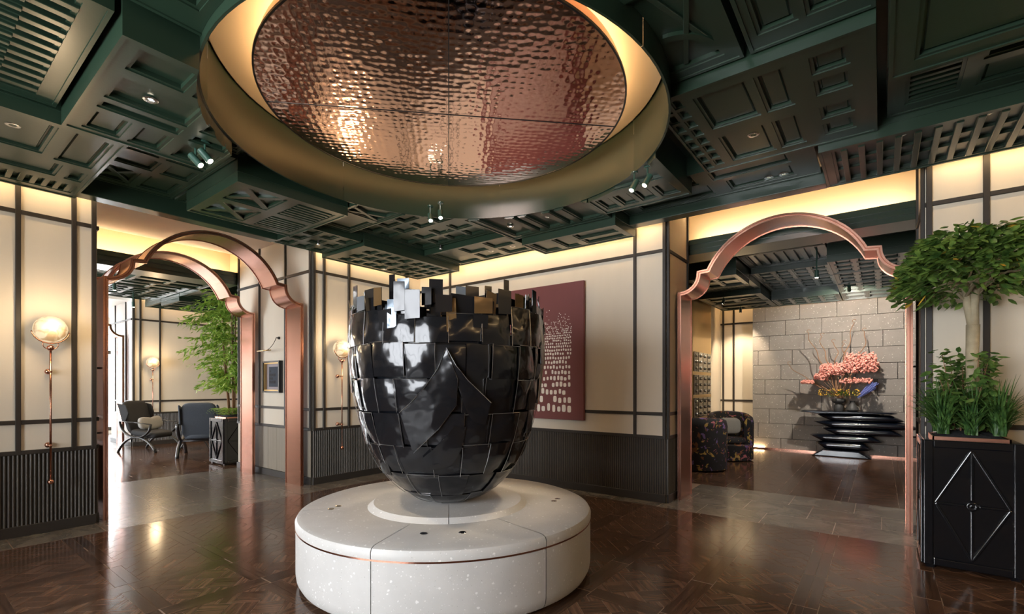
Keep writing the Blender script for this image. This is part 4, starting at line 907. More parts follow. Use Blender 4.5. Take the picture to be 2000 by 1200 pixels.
# ================================================================ PAINTING
pt = wthing('painting', 'maroon canvas painted with rows of white rounded marks', 'painting', (X1 - 0.03, 3.75, 0.9))
py0, py1, pz0, pz1, px = 2.966, 4.60, 0.898, 2.668, X1 - 0.075
MB().box(px, X1 - 0.032, py0, py1, pz0, pz1).build('canvas', 'maroon', pt, bevel=0.004)
mk = MB(); rp = random.Random(21); z = pz0 + 0.10
row = 0
while z < pz1 - 0.30:
    f = (z - pz0) / (pz1 - pz0); h = lerp(0.115, 0.012, min(1, f / 0.70) ** 0.8); wd = lerp(0.07, 0.012, min(1, f / 0.70) ** 0.85)
    y = py0 + 0.17 + rp.uniform(0, wd)
    while y < py1 - 0.16:
        keep = 1.0 if f < 0.6 else max(0.05, 1 - (f - 0.6) * 6)
        ww = wd * rp.uniform(0.7, 1.0); hh = h * rp.uniform(0.68, 1.0)
        if rp.random() < keep * 0.95:
            cy, cz = y + ww / 2, z + hh / 2 + rp.uniform(-0.01, 0.01) * (1 - f); n = 12; poly = []
            for k in range(n):
                a = 2 * math.pi * k / n; ca_, sa_ = math.cos(a), math.sin(a)
                poly.append((cy + ww / 2 * math.copysign(abs(ca_) ** 0.55, ca_), cz + hh / 2 * math.copysign(abs(sa_) ** 0.6, sa_)))
            mk.prism(poly, px - 0.0016, px, 'yz')
        y += wd * 1.22 + 0.003
    z += h * 1.16 + 0.004; row += 1
mk.build('painted_marks', 'paint_white', pt, kind='stuff')

# ================================================================ SPOTLIGHTS AND DOWNLIGHTS
def track_spot(label, loc, zc, target, power=40, size=38, col=(1, 0.8, 0.55)):
    x, y, z = loc; r = wthing('track_spotlight', label, 'spotlight', (x, y, zc), 'green track spotlights')
    d = (Vector(target) - Vector(loc)).normalized(); a = Vector(loc) - d * 0.045; b = Vector(loc) + d * 0.055
    MB().tube([tuple(a), tuple(b)], 0.026, 16).build('barrel', 'spotgreen', r, smooth=True, auto=40)
    MB().tube([tuple(b), tuple(b + d * 0.003)], 0.019, 16).build('lens', 'lampface', r)
    MB().tube([(x, y, zc), (x, y, z)], 0.008, 8).build('stem', 'spotgreen', r)
    MB().lathe([(0.001, 0), (0.03, 0), (0.03, 0.012), (0.001, 0.012)], (x, y, zc - 0.012), 16).build('canopy', 'spotgreen', r)
    spot('spot_lamp', tuple(b + d * 0.02), target, power, size, 0.6, col)
def downlight(label, x, y, z, power=14, grp='recessed ceiling downlights'):
    r = wthing('downlight', label, 'downlight', (x, y, z), grp)
    MB().lathe([(0.020, -0.001), (0.038, -0.003), (0.041, 0.0)], (x, y, z), 20).build('bezel', 'steel', r, smooth=True)
    MB().lathe([(0.0005, 0.012), (0.020, 0.012), (0.028, -0.001)], (x, y, z), 16).build('reflector', 'steel', r, smooth=True)
    MB().lathe([(0.0005, 0.006), (0.012, 0.006)], (x, y, z), 12).build('lamp', 'lampface', r)
    if power: spot('down_lamp', (x, y, z - 0.012), (x, y, 0), power, 70, 0.7)
for lb, loc, zc in (('lower track spotlight of the pair near the left coffer corner', (1.374, 3.96, 2.99), 3.09), ('upper track spotlight of the pair near the left coffer corner', (1.389, 3.83, 2.99), 3.09)): track_spot(lb, loc, zc, (2.45, 2.75, 1.2))
for lb, loc, zc in (('left track spotlight of the pair above the sculpture crown', (3.50, 3.77, 3.12), 3.24), ('right track spotlight of the pair above the sculpture crown', (3.50, 3.62, 3.12), 3.24)): track_spot(lb, loc, zc, (2.75, 2.75, 1.0))
for lb, loc, zc in (('left track spotlight of the pair on the right drum side', (3.88, 1.665, 3.05), 3.16), ('right track spotlight of the pair on the right drum side', (3.85, 1.536, 3.05), 3.16)): track_spot(lb, loc, zc, (2.75, 2.45, 0.7))
for lb, x, y, z in (('downlight in the big panel of the left low coffer', 0.98, 3.52, 3.08), ('downlight in the far left coffer above the sconce wall', 0.52, 4.62, 3.092), ('downlight in the large right coffer panel', 3.97, 0.76, 3.229),
    ('left one of the twin downlights above the right arch', 4.96, 0.82, 3.264), ('right one of the twin downlights above the right arch', 4.96, 0.70, 3.264), ('downlight in the lattice coffer above the right arch jamb', 4.53, -0.115, 3.186), ('downlight in the lattice coffer above the potted tree', 4.53, -0.565, 3.186),
    ('downlight in the grid coffer left of the sculpture spotlights', 3.50, 4.43, 3.229), ('downlight in the grid coffer right of the sculpture spotlights', 4.18, 4.17, 3.229), ('downlight in the striped coffer above the painting, nearer the drum', 4.35, 2.84, 3.16), ('downlight in the striped coffer above the painting, farther left', 4.35, 3.36, 3.16),
    ('farther downlight in the square panels above the painting', 4.99, 4.19, 3.16), ('nearer downlight in the square panels above the painting', 4.99, 3.82, 3.16), ('downlight in the corner coffer over the sculpture crown', 4.47, 5.80, 3.05)): downlight(lb, x, y, z, 10)
def sprinkler(label, x, y, zc):
    r = wthing('sprinkler', label, 'sprinkler', (x, y, zc), 'pendant ceiling sprinklers')
    MB().tube([(x, y, zc), (x, y, zc - 0.05)], 0.012, 10).build('stem', 'bronze', r); MB().lathe([(0.001, 0.0), (0.022, 0.002), (0.024, 0.008), (0.001, 0.008)], (x, y, zc - 0.058), 14).build('deflector', 'steel', r)
sprinkler('small pendant sprinkler left of the painting coffers', 4.47, 4.62, 3.20); sprinkler('small pendant sprinkler above the corner pier', 3.19, 5.40, 3.10)

# ================================================================ PLANTERS
def planter_face(par, o, axis_u, nrm, Wd, Ht, z0):
    """black framed face with diamond mouldings; o = lower left corner, axis_u = width dir, nrm = outward"""
    U = Vector(axis_u); Nn = Vector(nrm); O = Vector(o)
    def P(u, v, d): return tuple(O + U * u + Vector((0, 0, 1)) * v + Nn * d)
    def bar(a, b, wd, name='moulding'):
        MB().bar(P(*a, 0.006), P(*b, 0.006), wd, 0.018, up=nrm).build(name, 'lacquer', par, bevel=0.007, seg=3)
    f = 0.055
    for (a, b) in (((f / 2, 0), (f / 2, Ht)), ((Wd - f / 2, 0), (Wd - f / 2, Ht)), ((f, f / 2), (Wd - f, f / 2)), ((f, Ht - f / 2), (Wd - f, Ht - f / 2))): bar(a, b, f, 'frame_bar')
    i0 = f + 0.012; m = Wd / 2; h = Ht / 2
    for a, b in (((m, i0), (m, h - 0.035)), ((m, h + 0.035), (m, Ht - i0)), ((i0, h), (m - 0.035, h)), ((m + 0.035, h), (Wd - i0, h)), ((m, Ht - i0), (i0, h)), ((m, Ht - i0), (Wd - i0, h)), ((m, i0), (i0, h)), ((m, i0), (Wd - i0, h))): bar(a, b, 0.020)
    c = Vector(P(m, h, 0.004)); mb = MB(); n = 20; V = []
    t1 = U; t2 = Vector((0, 0, 1))
    for r_, d_ in ((0.034, 0.0), (0.034, 0.012), (0.022, 0.016), (0.016, 0.010), (0.004, 0.018)):
        for k in range(n): a = 2 * math.pi * k / n; V.append(tuple(c + (t1 * math.cos(a) + t2 * math.sin(a)) * r_ + Nn * d_))
    F = [(i * n + k, i * n + (k + 1) % n, (i + 1) * n + (k + 1) % n, (i + 1) * n + k) for i in range(4) for k in range(n)]
    mb.add(V, F).build('boss', 'lacquer', par, smooth=True)
def planter(label, x0, y0, w_, h, faces):
    r = wthing('planter', label, 'planter', (x0 + w_ / 2, y0 + w_ / 2, 0)); x1, y1 = x0 + w_, y0 + w_
    MB().box(x0, x1, y0, y1, 0.025, h).build('body', 'lacquer', r, bevel=0.006)
    for a in (x0 + 0.04, x1 - 0.04):
        for b in (y0 + 0.04, y1 - 0.04): MB().box(a - 0.025, a + 0.025, b - 0.025, b + 0.025, 0, 0.026).build('foot', 'lacquer', r)
    if 'W' in faces: planter_face(r, (x0, y1, 0.025), (0, -1, 0), (-1, 0, 0), w_, h - 0.025, 0)
    if 'N' in faces: planter_face(r, (x1, y1, 0.025), (-1, 0, 0), (0, 1, 0), w_, h - 0.025, 0)
    if 'S' in faces: planter_face(r, (x0, y0, 0.025), (1, 0, 0), (0, -1, 0), w_, h - 0.025, 0)
    i = 0.055
    MB().box(x0 + i, x1 - i, y0 + i, y0 + i + 0.01, h, h + 0.022).box(x0 + i, x1 - i, y1 - i - 0.01, y1 - i, h, h + 0.022).box(x0 + i, x0 + i + 0.01, y0 + i, y1 - i, h, h + 0.022).box(x1 - i - 0.01, x1 - i, y0 + i, y1 - i, h, h + 0.022).build('copper_liner', 'copper', r)
    # mounded soil
    V = []; n = 10; rr = random.Random(3)
    for a in range(n + 1):
        for b in range(n + 1):
            u, v = a / n, b / n; V.append((lerp(x0 + i + 0.011, x1 - i - 0.011, u), lerp(y0 + i + 0.011, y1 - i - 0.011, v), h + 0.004 + 0.05 * math.sin(math.pi * u) ** 0.5 * math.sin(math.pi * v) ** 0.5 + rr.uniform(0, 0.014)))
    MB().add(V, [(a * (n + 1) + b, (a + 1) * (n + 1) + b, (a + 1) * (n + 1) + b + 1, a * (n + 1) + b + 1) for a in range(n) for b in range(n)]).build('soil', 'soil', r, smooth=True)
    return r
def leaf(mb, p, d, ln, wd, roll, droop=0.25):
    d = Vector(d).normalized(); p = Vector(p); up = Vector((0, 0, 1)); s = d.cross(up); s = s.normalized() if s.length > 1e-3 else Vector((1, 0, 0))
    s = Matrix.Rotation(roll, 3, d) @ s; n = s.cross(d)
    def Q(t, w_): return tuple(p + d * ln * t + s * wd * w_ + n * 0.10 * ln * (1 - abs(w_) * 2) * 0.0 - up * droop * ln * t * t + n * (-abs(w_)) * wd * 0.25)
    V = [Q(0, 0), Q(0.3, 0.42), Q(0.3, 0), Q(0.3, -0.42), Q(0.65, 0.40), Q(0.65, 0), Q(0.65, -0.40), Q(1.0, 0)]
    mb.add(V, [(0, 2, 1), (0, 3, 2), (1, 2, 5, 4), (2, 3, 6, 5), (4, 5, 7), (5, 6, 7)])
def rdir(rr): 
    a = rr.uniform(0, 2 * math.pi); z = rr.uniform(-0.5, 0.7); k = math.sqrt(1 - z * z); return Vector((k * math.cos(a), k * math.sin(a), z))
# --- right planter with standard tree, shrub and grasses
planter('black lacquer planter with diamond mouldings at the right edge', 4.70, -0.775, 0.525, 0.945, 'WN')
tr = wthing('potted_tree', 'round headed tree with twin pale stems in the right planter', 'tree', (4.95, -0.56, 0.97))
TX, TY = 4.95, -0.545
MB().tube([(TX, TY, 0.96), (TX + 0.005, TY - 0.005, 1.25), (TX - 0.004, TY + 0.004, 1.55), (TX + 0.004, TY - 0.002, 1.80)], [0.042, 0.038, 0.037, 0.040], 14).build('trunk', 'bark', tr, smooth=True)
limbs = MB(); rt = random.Random(12); ends = []
main = [((TX, TY, 1.78), (TX - 0.01, TY + 0.045, 2.12), 0.026), ((TX, TY, 1.78), (TX + 0.005, TY - 0.02, 2.14), 0.031)]
for a, b, r_ in main:
    limbs.tube([a, tuple(lerp(p, q, 0.5) + e for p, q, e in zip(a, b, (0.0, 0.006, 0))), b], [r_ * 1.15, r_, r_ * 0.8], 10)
for k in range(26):
    s = main[k % 2][1]; ang = 2 * math.pi * k / 26 + rt.uniform(-0.2, 0.2); rad = rt.uniform(0.2, 0.42); z1 = rt.uniform(2.04, 2.46)
    e = (min(5.28, TX + rad * math.cos(ang)), TY + rad * math.sin(ang), z1); m = tuple(lerp(p, q, 0.5) + rt.uniform(-0.03, 0.05) for p, q in zip(s, e)); s0 = (s[0], s[1], s[2] - rt.uniform(0, 0.14))
    limbs.tube([s0, m, e], [0.012, 0.007, 0.003], 6); ends.append((Vector(m), Vector(e)))
limbs.build('branches', 'bark', tr, smooth=True)
fol = MB(); orange = MB()
for k in range(3300):
    a = rt.uniform(0, 2 * math.pi); u = rt.random() ** 0.45; z = rt.uniform(-1, 1)
    # flattened dome
    h = rt.uniform(0, 1) ** 0.7; rr_ = (0.455 * math.sqrt(max(0.02, 1 - (h * 0.92) ** 2)) + 0.01) * (0.55 + 0.45 * u)
    p = Vector((TX + rr_ * math.cos(a), TY + rr_ * math.sin(a), 2.04 + h * 0.49 * (0.55 + 0.45 * u) + rt.uniform(-0.05, 0.02)))
    d = Vector((math.cos(a), math.sin(a), rt.uniform(-0.5, 0.5))) + rdir(rt) * 0.7
    if p.x > 5.24: p.x = 5.24 - rt.uniform(0, 0.1)
    leaf(orange if k % 120 == 7 else fol, p, d, rt.uniform(0.06, 0.095), rt.uniform(0.034, 0.050), rt.uniform(-0.8, 0.8))
for k in range(90):   # drooping outliers
    a = rt.uniform(0, 2 * math.pi); p = Vector((TX + rt.uniform(0.22, 0.47) * math.cos(a), TY + rt.uniform(0.22, 0.47) * math.sin(a), rt.uniform(1.99, 2.12))); p.x = min(p.x, 5.24)
    leaf(fol, p, Vector((math.cos(a), math.sin(a), -0.4)) + rdir(rt) * 0.5, 0.075, 0.036, rt.uniform(-0.6, 0.6))
fol.build('foliage', 'leaf_dark', tr, kind='stuff', fix=False); orange.build('yellowed_leaves', 'yellow', tr, kind='stuff', fix=False)
sh = wthing('shrub', 'small leafy shrub around the tree stem in the right planter', 'shrub', (5.0, -0.5, 0.97))
sf = MB(); st = MB()
for k in range(30):
    a = rt.uniform(0, 2 * math.pi); r1 = rt.uniform(0.08, 0.27); e = Vector((5.0 + r1 * math.cos(a), -0.50 + r1 * math.sin(a), rt.uniform(1.15, 1.60))); b = Vector((5.0 + 0.08 * math.cos(a), -0.50 + 0.08 * math.sin(a), 0.97))
    m = b.lerp(e, 0.5) + Vector((0.02, 0.0, 0.05)); st.tube([tuple(b), tuple(m), tuple(e)], [0.006, 0.004, 0.002], 5)
    for q in range(46):
        t = rt.uniform(0.30, 1.08); p = b.lerp(e, t) + rdir(rt) * 0.05; leaf(sf, p, rdir(rt) + Vector((math.cos(a), math.sin(a), 0)) * 0.6, rt.uniform(0.055, 0.09), rt.uniform(0.030, 0.046), rt.uniform(-0.8, 0.8))
st.build('stems', 'twig', sh, smooth=True); sf.build('foliage', 'leaf_shrub', sh, kind='stuff', fix=False)
def tuft(label, x, y, z, n, ln, seed):
    r = wthing('grass_tuft', label, 'grass', (x, y, z), 'grass tufts in the right planter'); rr = random.Random(seed); mb = MB()
    for k in range(n):
        a = rr.uniform(0, 2 * math.pi); L_ = ln * rr.uniform(0.6, 1.15); sp = rr.uniform(0.12, 0.85); b = Vector((x + rr.uniform(-0.03, 0.03), y + rr.uniform(-0.03, 0.03), z)); d = Vector((math.cos(a), math.sin(a), 0)); s = Vector((-math.sin(a), math.cos(a), 0))
        V = []; w0 = rr.uniform(0.004, 0.0072); m = 6
        for i in range(m + 1):
            t = i / m; q = b + d * L_ * sp * t ** 1.6 + Vector((0, 0, 1)) * L_ * (t * (1 - 0.25 * sp) - 0.55 * sp * t ** 2.6); ww = w0 * (1 - t ** 2) + 0.0006
            V += [tuple(q - s * ww), tuple(q + s * ww)]
        mb.add(V, [(2 * i, 2 * i + 1, 2 * i + 3, 2 * i + 2) for i in range(m)])
    mb.build('blades', 'leaf_grass', r, kind='stuff', fix=False)
for i, (lb, x, y) in enumerate((('grass tuft at the left front of the right planter', 4.81, -0.37), ('grass tuft at the middle front of the right planter', 4.80, -0.52), ('grass tuft at the right front of the right planter', 4.81, -0.67), ('grass tuft behind the tree stem on the right', 4.96, -0.68), ('grass tuft at the back left of the right planter', 5.02, -0.36))):
    tuft(lb, x, y, 0.985, 120, 0.46, 40 + i)
# --- lounge planter with feathery tree and fern
planter('black lacquer planter with bright diamond panel beside the second arch', 3.43, 8.68, 0.56, 0.78, 'WS')
bt = wthing('lounge_tree', 'tall bright green feathery tree in the lounge planter', 'tree', (3.70, 8.96, 0.8)); rb = random.Random(8)
stm = MB(); bf = MB()
for k in range(6):
    a = 2 * math.pi * k / 6; b = (3.70 + 0.07 * math.cos(a), 8.96 + 0.07 * math.sin(a), 0.79); e = (3.70 + 0.22 * math.cos(a), 8.96 + 0.22 * math.sin(a), 2.6)
    stm.tube([b, tuple(lerp(p, q, 0.5) for p, q in zip(b, e)), e], [0.017, 0.014, 0.006], 7)
stm.build('stems', 'twig', bt, smooth=True)
for k in range(420):
    a = rb.uniform(0, 2 * math.pi); z = rb.uniform(1.30, 2.93); rmax = 0.64 * (1 - ((z - 2.2) / 1.15) ** 2) ** 0.5 if abs(z - 2.2) < 1.1 else 0.2
    rr_ = rmax * rb.uniform(0.25, 1.0); p0 = Vector((3.70 + 0.4 * rr_ * math.cos(a), 8.96 + 0.4 * rr_ * math.sin(a), z)); d = Vector((math.cos(a), math.sin(a), rb.uniform(-0.2, 0.35)))
    L_ = rr_ * 0.75 + 0.1
    for q in range(17):
        t = rb.random(); pos = p0 + d * L_ * t - Vector((0, 0, 0.25 * L_ * t * t)); pos.y = max(pos.y, 8.43 + 0.03 * q % 0.1); leaf(bf, pos, d + rdir(rb) * 0.9 - Vector((0, 0, 0.35)), rb.uniform(0.07, 0.125), rb.uniform(0.022, 0.036), rb.uniform(-1, 1))
bf.build('foliage', 'leaf_bright', bt, kind='stuff', fix=False)
fe = wthing('fern', 'pale green fern spilling over the lounge planter', 'fern', (3.6, 8.9, 0.8)); ff = MB()
for k in range(60):
    a = rb.uniform(0, 2 * math.pi); L_ = rb.uniform(0.16, 0.32); b = Vector((3.66 + rb.uniform(-0.18, 0.12), 8.94 + rb.uniform(-0.18, 0.2), 0.82)); d = Vector((math.cos(a), math.sin(a), 0))
    for i in range(9):
        t = (i + 1) / 9; p = b + d * L_ * t + Vector((0, 0, 0.16 * math.sin(t * 2.4) - 0.05 * t))
        for s in (-1, 1): leaf(ff, p, d * 0.5 + Vector((-d.y, d.x, 0.1)) * s, 0.055 * (1.15 - t), 0.02, rb.uniform(-0.5, 0.5))
ff.build('fronds', 'leaf_bright', fe, kind='stuff', fix=False)
# shrubs outside the entrance window
for i, (x, y, h) in enumerate(((3.4, 19.0, 1.25), (4.9, 19.4, 1.0))):
    s_ = wthing('garden_bush', ('taller' if i == 0 else 'lower') + ' sunlit bush outside the entrance window', 'bush', (x, y, 0)); m = MB()
    for k in range(900):
        a = rb.uniform(0, 6.28); z = rb.uniform(0.1, 1) ; p = Vector((x + 0.5 * math.sin(math.pi * z * 0.9) * math.cos(a), y + 0.5 * math.sin(math.pi * z * 0.9) * math.sin(a), z * h)); leaf(m, p, rdir(rb), 0.1, 0.05, rb.uniform(-1, 1))
    m.build('foliage', 'leaf_bright', s_, kind='stuff', fix=False); MB().tube([(x, y, -0.02), (x, y, h * 0.7)], 0.03, 8).build('stem', 'twig', s_)

# ================================================================ LOUNGE CHAIRS
def rbox(mb, cx, cy, cz, sx, sy, sz, R=None, n=6, pw=5.0):
    """soft pillow box (superellipsoid) ; R = rotation matrix"""
    V = []; F = []; m = 2 * n
    for i in range(m + 1):
        ph = -math.pi / 2 + math.pi * i / m
        for j in range(2 * m):
            th = 2 * math.pi * j / (2 * m)
            def s(v, e): return math.copysign(abs(v) ** e, v)
            e = 2.0 / pw; p = Vector((sx * s(math.cos(ph), e) * s(math.cos(th), e), sy * s(math.cos(ph), e) * s(math.sin(th), e), sz * s(math.sin(ph), e)))
            if R: p = R @ p
            V.append((cx + p.x, cy + p.y, cz + p.z))
    k = 2 * m
    for i in range(m):
        for j in range(k): F.append((i * k + j, i * k + (j + 1) % k, (i + 1) * k + (j + 1) % k, (i + 1) * k + j))
    return mb.add(V, F)
def wing_chair(label, loc, rz, fabric, group='bentwood wing chairs in the lounge'):
    r = thing('wing_chair', label, 'armchair', loc, rz, group)       # faces +x locally
    RY = lambda a: Matrix.Rotation(R_(a), 3, 'Y')
    rbox(MB(), 0.03, 0, 0.36, 0.30, 0.27, 0.065, RY(7)).build('seat', fabric, r, smooth=True)
    rbox(MB(), -0.295, 0, 0.68, 0.045, 0.29, 0.35, RY(-16)).build('backrest', fabric, r, smooth=True)
    for s in (-1, 1):
        mb = MB(); P = [(-0.45, 0.98), (-0.26, 0.94), (-0.20, 0.78), (-0.26, 0.62), (-0.34, 0.60)]
        mb.prism([(a, b) for a, b in P], s * 0.285, s * 0.315, 'xz'); mb.build('wing', fabric, r, bevel=0.012)
    for s in (-1, 1):
        y = s * 0.335
        a = bez((-0.36, y, 0.62), (-0.34, y, 0.30), (0.10, y, 0.18), (0.28, y, 0.44), 16); MB().tube(a + [(0.31, y, 0.56)], 0.024, 8, flat=(1.3, 0.75)).build('arm_loop', 'blackwood', r, smooth=True)
        b = bez((-0.40, y, 0.0), (-0.22, y, 0.40), (0.22, y, 0.40), (0.42, y, 0.0), 18); MB().tube(b, 0.024, 8, flat=(1.3, 0.75)).build('leg', 'blackwood', r, smooth=True)
        MB().tube([(-0.36, y, 0.62), (-0.05, y, 0.60), (0.31, y, 0.56)], 0.018, 8, flat=(1.4, 0.6)).build('armrest', 'blackwood', r, smooth=True)
    for x, z in ((-0.10, 0.285), (0.16, 0.285)): MB().tube([(x, -0.335, z), (x, 0.335, z)], 0.016, 8).build('stretcher', 'blackwood', r, smooth=True)
    return r
wing_chair('black wing chair holding two grey cushions below the distant sconce', (3.33, 11.95, 0), R_(-58), 'charcoal')
wing_chair('slate blue wing chair seen from behind, left of the lounge planter', (3.72, 10.38, 0), R_(62), 'slate')
wing_chair('dark wing chair mostly hidden behind the lounge planter', (4.98, 11.6, 0), R_(200), 'charcoal')
def cushion(label, loc, rot):
    o = rbox(MB(), 0, 0, 0, 0.19, 0.05, 0.13, pw=3.2).build('cushion', 'linen', None, smooth=True); o.location = loc; o.rotation_euler = rot; tag(o, label, 'cushion', 'grey cushions on the black wing chair')
cushion('larger striped grey cushion at the front of the black wing chair', (3.27, 11.95, 0.555), (R_(-16), R_(8), R_(26)))
cushion('pale grey cushion at the back of the black wing chair', (3.44, 12.06, 0.56), (R_(-16), R_(-10), R_(40)))
ot = thing('footstool', 'dark upholstered footstool between the lounge chairs', 'footstool', (3.98, 11.45, 0), R_(-25))
rbox(MB(), 0, 0, 0.36, 0.26, 0.25, 0.065).build('seat', 'charcoal', ot, smooth=True)
for s in (-1, 1): MB().tube(bez((-0.26, s * 0.22, 0.0), (-0.12, s * 0.22, 0.38), (0.12, s * 0.22, 0.38), (0.26, s * 0.22, 0.0), 14), 0.02, 8, flat=(1.3, 0.75)).build('leg', 'blackwood', ot, smooth=True)

# ================================================================ FRAMED PRINT AND PICTURE LIGHT
fp = wthing('framed_print', 'small black and gold framed print on the passage wall', 'picture', (OPL[1] - 0.02, 7.08, 1.235)); xf = OPL[1] - 0.011
a0, a1, z0, z1 = 6.84, 7.34, 1.235, 1.70
fm = MB()
for p in ((a0, a1, z0, z0 + 0.025), (a0, a1, z1 - 0.025, z1), (a0, a0 + 0.025, z0 + 0.025, z1 - 0.025), (a1 - 0.025, a1, z0 + 0.025, z1 - 0.025)): fm.box(xf - 0.06, xf, *p)
fm.build('frame', 'blackwood', fp); fm = MB(); b = 0.025
for p in ((a0 + b, a1 - b, z0 + b, z0 + b + 0.018), (a0 + b, a1 - b, z1 - b - 0.018, z1 - b), (a0 + b, a0 + b + 0.018, z0 + b, z1 - b), (a1 - b - 0.018, a1 - b, z0 + b, z1 - b)): fm.box(xf - 0.05, xf, *p)
fm.build('gold_slip', 'brass', fp)
MB().box(xf - 0.012, xf, a0 + 0.04, a1 - 0.04, z0 + 0.04, z1 - 0.04).build('mount', 'mat_board', fp)
MB().box(xf - 0.0135, xf - 0.012, a0 + 0.10, a1 - 0.11, z0 + 0.085, z1 - 0.085).build('print', 'slate', fp)
lt = MB(); rl = random.Random(2)
def word(zb, n, hh, start):
    y = start
    for k in range(n):
        wdt = 0.030; lt.box(xf - 0.0150, xf - 0.0136, y - wdt * 0.3, y, zb, zb + hh); lt.box(xf - 0.0150, xf - 0.0136, y - wdt, y - wdt * 0.72, zb, zb + hh); 
        zz = zb + hh * rl.choice((0.0, 0.42, 0.8)); lt.box(xf - 0.0150, xf - 0.0136, y - wdt * 0.72, y - wdt * 0.3, zz, zz + hh * 0.2); y -= wdt * 1.28
word(1.535, 1, 0.03, 7.20); word(1.475, 5, 0.04, 7.215); word(1.425, 3, 0.035, 7.215); word(1.37, 5, 0.04, 7.215)
lt.build('lettering', 'ink', fp)
pk = wthing('picture_light', 'slender bronze picture light bracket above the framed print', 'picture light', (OPL[1] - 0.02, 7.0, 1.9))
MB().tube([(xf, 6.94, 2.03), (xf - 0.05, 6.94, 2.03)], 0.006, 8).ball((xf - 0.008, 6.94, 2.03), 0.022, 12, 8).build('rosette', 'bronze', pk, smooth=True)
MB().tube(bez((xf - 0.05, 6.94, 2.03), (xf - 0.08, 6.94, 1.93), (xf - 0.10, 7.05, 1.85), (xf - 0.12, 7.12, 1.85), 10), 0.004, 6).build('arm', 'bronze', pk, smooth=True)
MB().tube([(xf - 0.12, 6.96, 1.85), (xf - 0.12, 7.36, 1.85)], 0.009, 8).build('lamp_tube', 'brass', pk, smooth=True)

# ================================================================ CONSOLE ROOM
cn = wthing('console_table', 'black lacquer console of stacked tapering slabs against the stone wall', 'console table', (10.95, 0.5, 0))
for yl, yr, zb, zt, dpt in ((1.26, -0.24, 0.80, 0.855, 0.38), (0.97, -0.33, 0.672, 0.806, 0.32), (1.03, -0.56, 0.542, 0.674, 0.35), (0.88, -0.32, 0.412, 0.544, 0.32), (1.09, -0.02, 0.282, 0.414, 0.35), (0.99, 0.14, 0.130, 0.284, 0.31), (1.06, 0.12, 0.0, 0.135, 0.38)):
    L_ = yl - yr; n = 16; mid = (zb + zt) / 2; hh = (zt - zb) / 2
    prof = []
    for i in range(n + 1):
        t = i / n; k = min(1, t / 0.16, (1 - t) / 0.14); prof.append((yl - L_ * t, k ** 0.7))
    poly = [(y, mid + hh * (0.10 + 0.90 * k) * (1 if zb > 0 else 1)) for y, k in prof] + [(y, mid - hh * (0.10 + 0.90 * k)) for y, k in reversed(prof)]
    if zb == 0.0: poly = [(yl, 0.0), (yl - 0.18, 0.125), (yr + 0.20, 0.125), (yr, 0.0)]
    if zt > 0.84: poly = [(yl, 0.835), (yl - 0.06, 0.855), (yr + 0.1, 0.855), (yr, 0.84), (yr + 0.1, 0.82), (yl - 0.30, 0.80)]
    if 0.0 < zb and zt < 0.84:
        n2 = 20; V = []; F = []; ns = 26
        for i in range(ns + 1):
            t = i / ns; y = lerp(yl, yr, t); k = min(1, t / 0.17, (1 - t) / 0.15); sx = (0.35 + 0.65 * k ** 0.6) * dpt / 2; sz = (0.06 + 0.94 * k ** 0.8) * hh
            for j in range(n2):
                a = 2 * math.pi * j / n2; V.append((10.98 + sx * math.copysign(abs(math.cos(a)) ** 0.6, math.cos(a)), y, mid + (1 - k) * hh * 0.6 * (1 if t < 0.5 else -1) + sz * math.sin(a)))
        F = [(i * n2 + j, i * n2 + (j + 1) % n2, (i + 1) * n2 + (j + 1) % n2, (i + 1) * n2 + j) for i in range(ns) for j in range(n2)] + [tuple(range(n2)), tuple(ns * n2 + j for j in range(n2))]
        MB().add(V, F).build('slab', 'navy', cn, smooth=True, auto=60)
    else: MB().prism(poly, 10.98 - dpt / 2, 10.98 + dpt / 2, 'yz').build('slab', 'navy', cn, bevel=0.018, seg=3)
def vase(label, x, y, prof):
    r = wthing('vase', label, 'vase', (x, y, 0.855), 'dark stone vases on the console'); MB().lathe(prof, (x, y, 0.855), 24).build('body', 'ceramic', r, smooth=True, auto=50)
    MB().lathe([(prof[-1][0] - 0.012, prof[-1][1] - 0.002), (prof[-1][0] - 0.015, prof[-1][1] - 0.05), (0.001, prof[-1][1] - 0.06)], (x, y, 0.855), 20).build('inside', 'ink', r)
vase('dark stone vase with a mushroom collar on the left of the console', 10.90, 0.63, [(0.001, 0), (0.068, 0.0), (0.075, 0.02), (0.075, 0.10), (0.055, 0.135), (0.085, 0.16), (0.112, 0.19), (0.112, 0.215), (0.09, 0.235), (0.06, 0.24)])
vase('dark teardrop vase with narrow neck on the right of the console', 10.88, 0.42, [(0.001, 0), (0.07, 0.0), (0.105, 0.03), (0.10, 0.07), (0.06, 0.12), (0.04, 0.16), (0.045, 0.19), (0.055, 0.20)])
fl = wthing('flower_arrangement', 'coral plume arrangement with curly twigs in the console vases', 'flowers', (10.9, 0.55, 1.05)); rf = random.Random(4)
def plume(cy, cz, ry, rz_, n, mat):
    mb = MB()
    for k in range(n * 4):
        d = rdir(rf); u = rf.random() ** 0.45; c = (10.88 + d.x * 0.16 * u, cy + d.y * ry * u, cz + d.z * 1.25 * rz_ * u); s = rf.uniform(0.009, 0.021)
        mb.ball(c, s, 6, 4, rf.uniform(0.6, 1.2))
    mb.build('plume', mat, fl, smooth=True, kind='stuff')
plume(0.74, 1.62, 0.21, 0.17, 210, 'coral'); plume(0.30, 1.72, 0.27, 0.26, 330, 'coral'); plume(0.90, 1.50, 0.12, 0.10, 50, 'coral'); plume(1.13, 1.40, 0.12, 0.05, 40, 'coral'); plume(0.36, 1.42, 0.26, 0.07, 70, 'coral')
tw = MB()
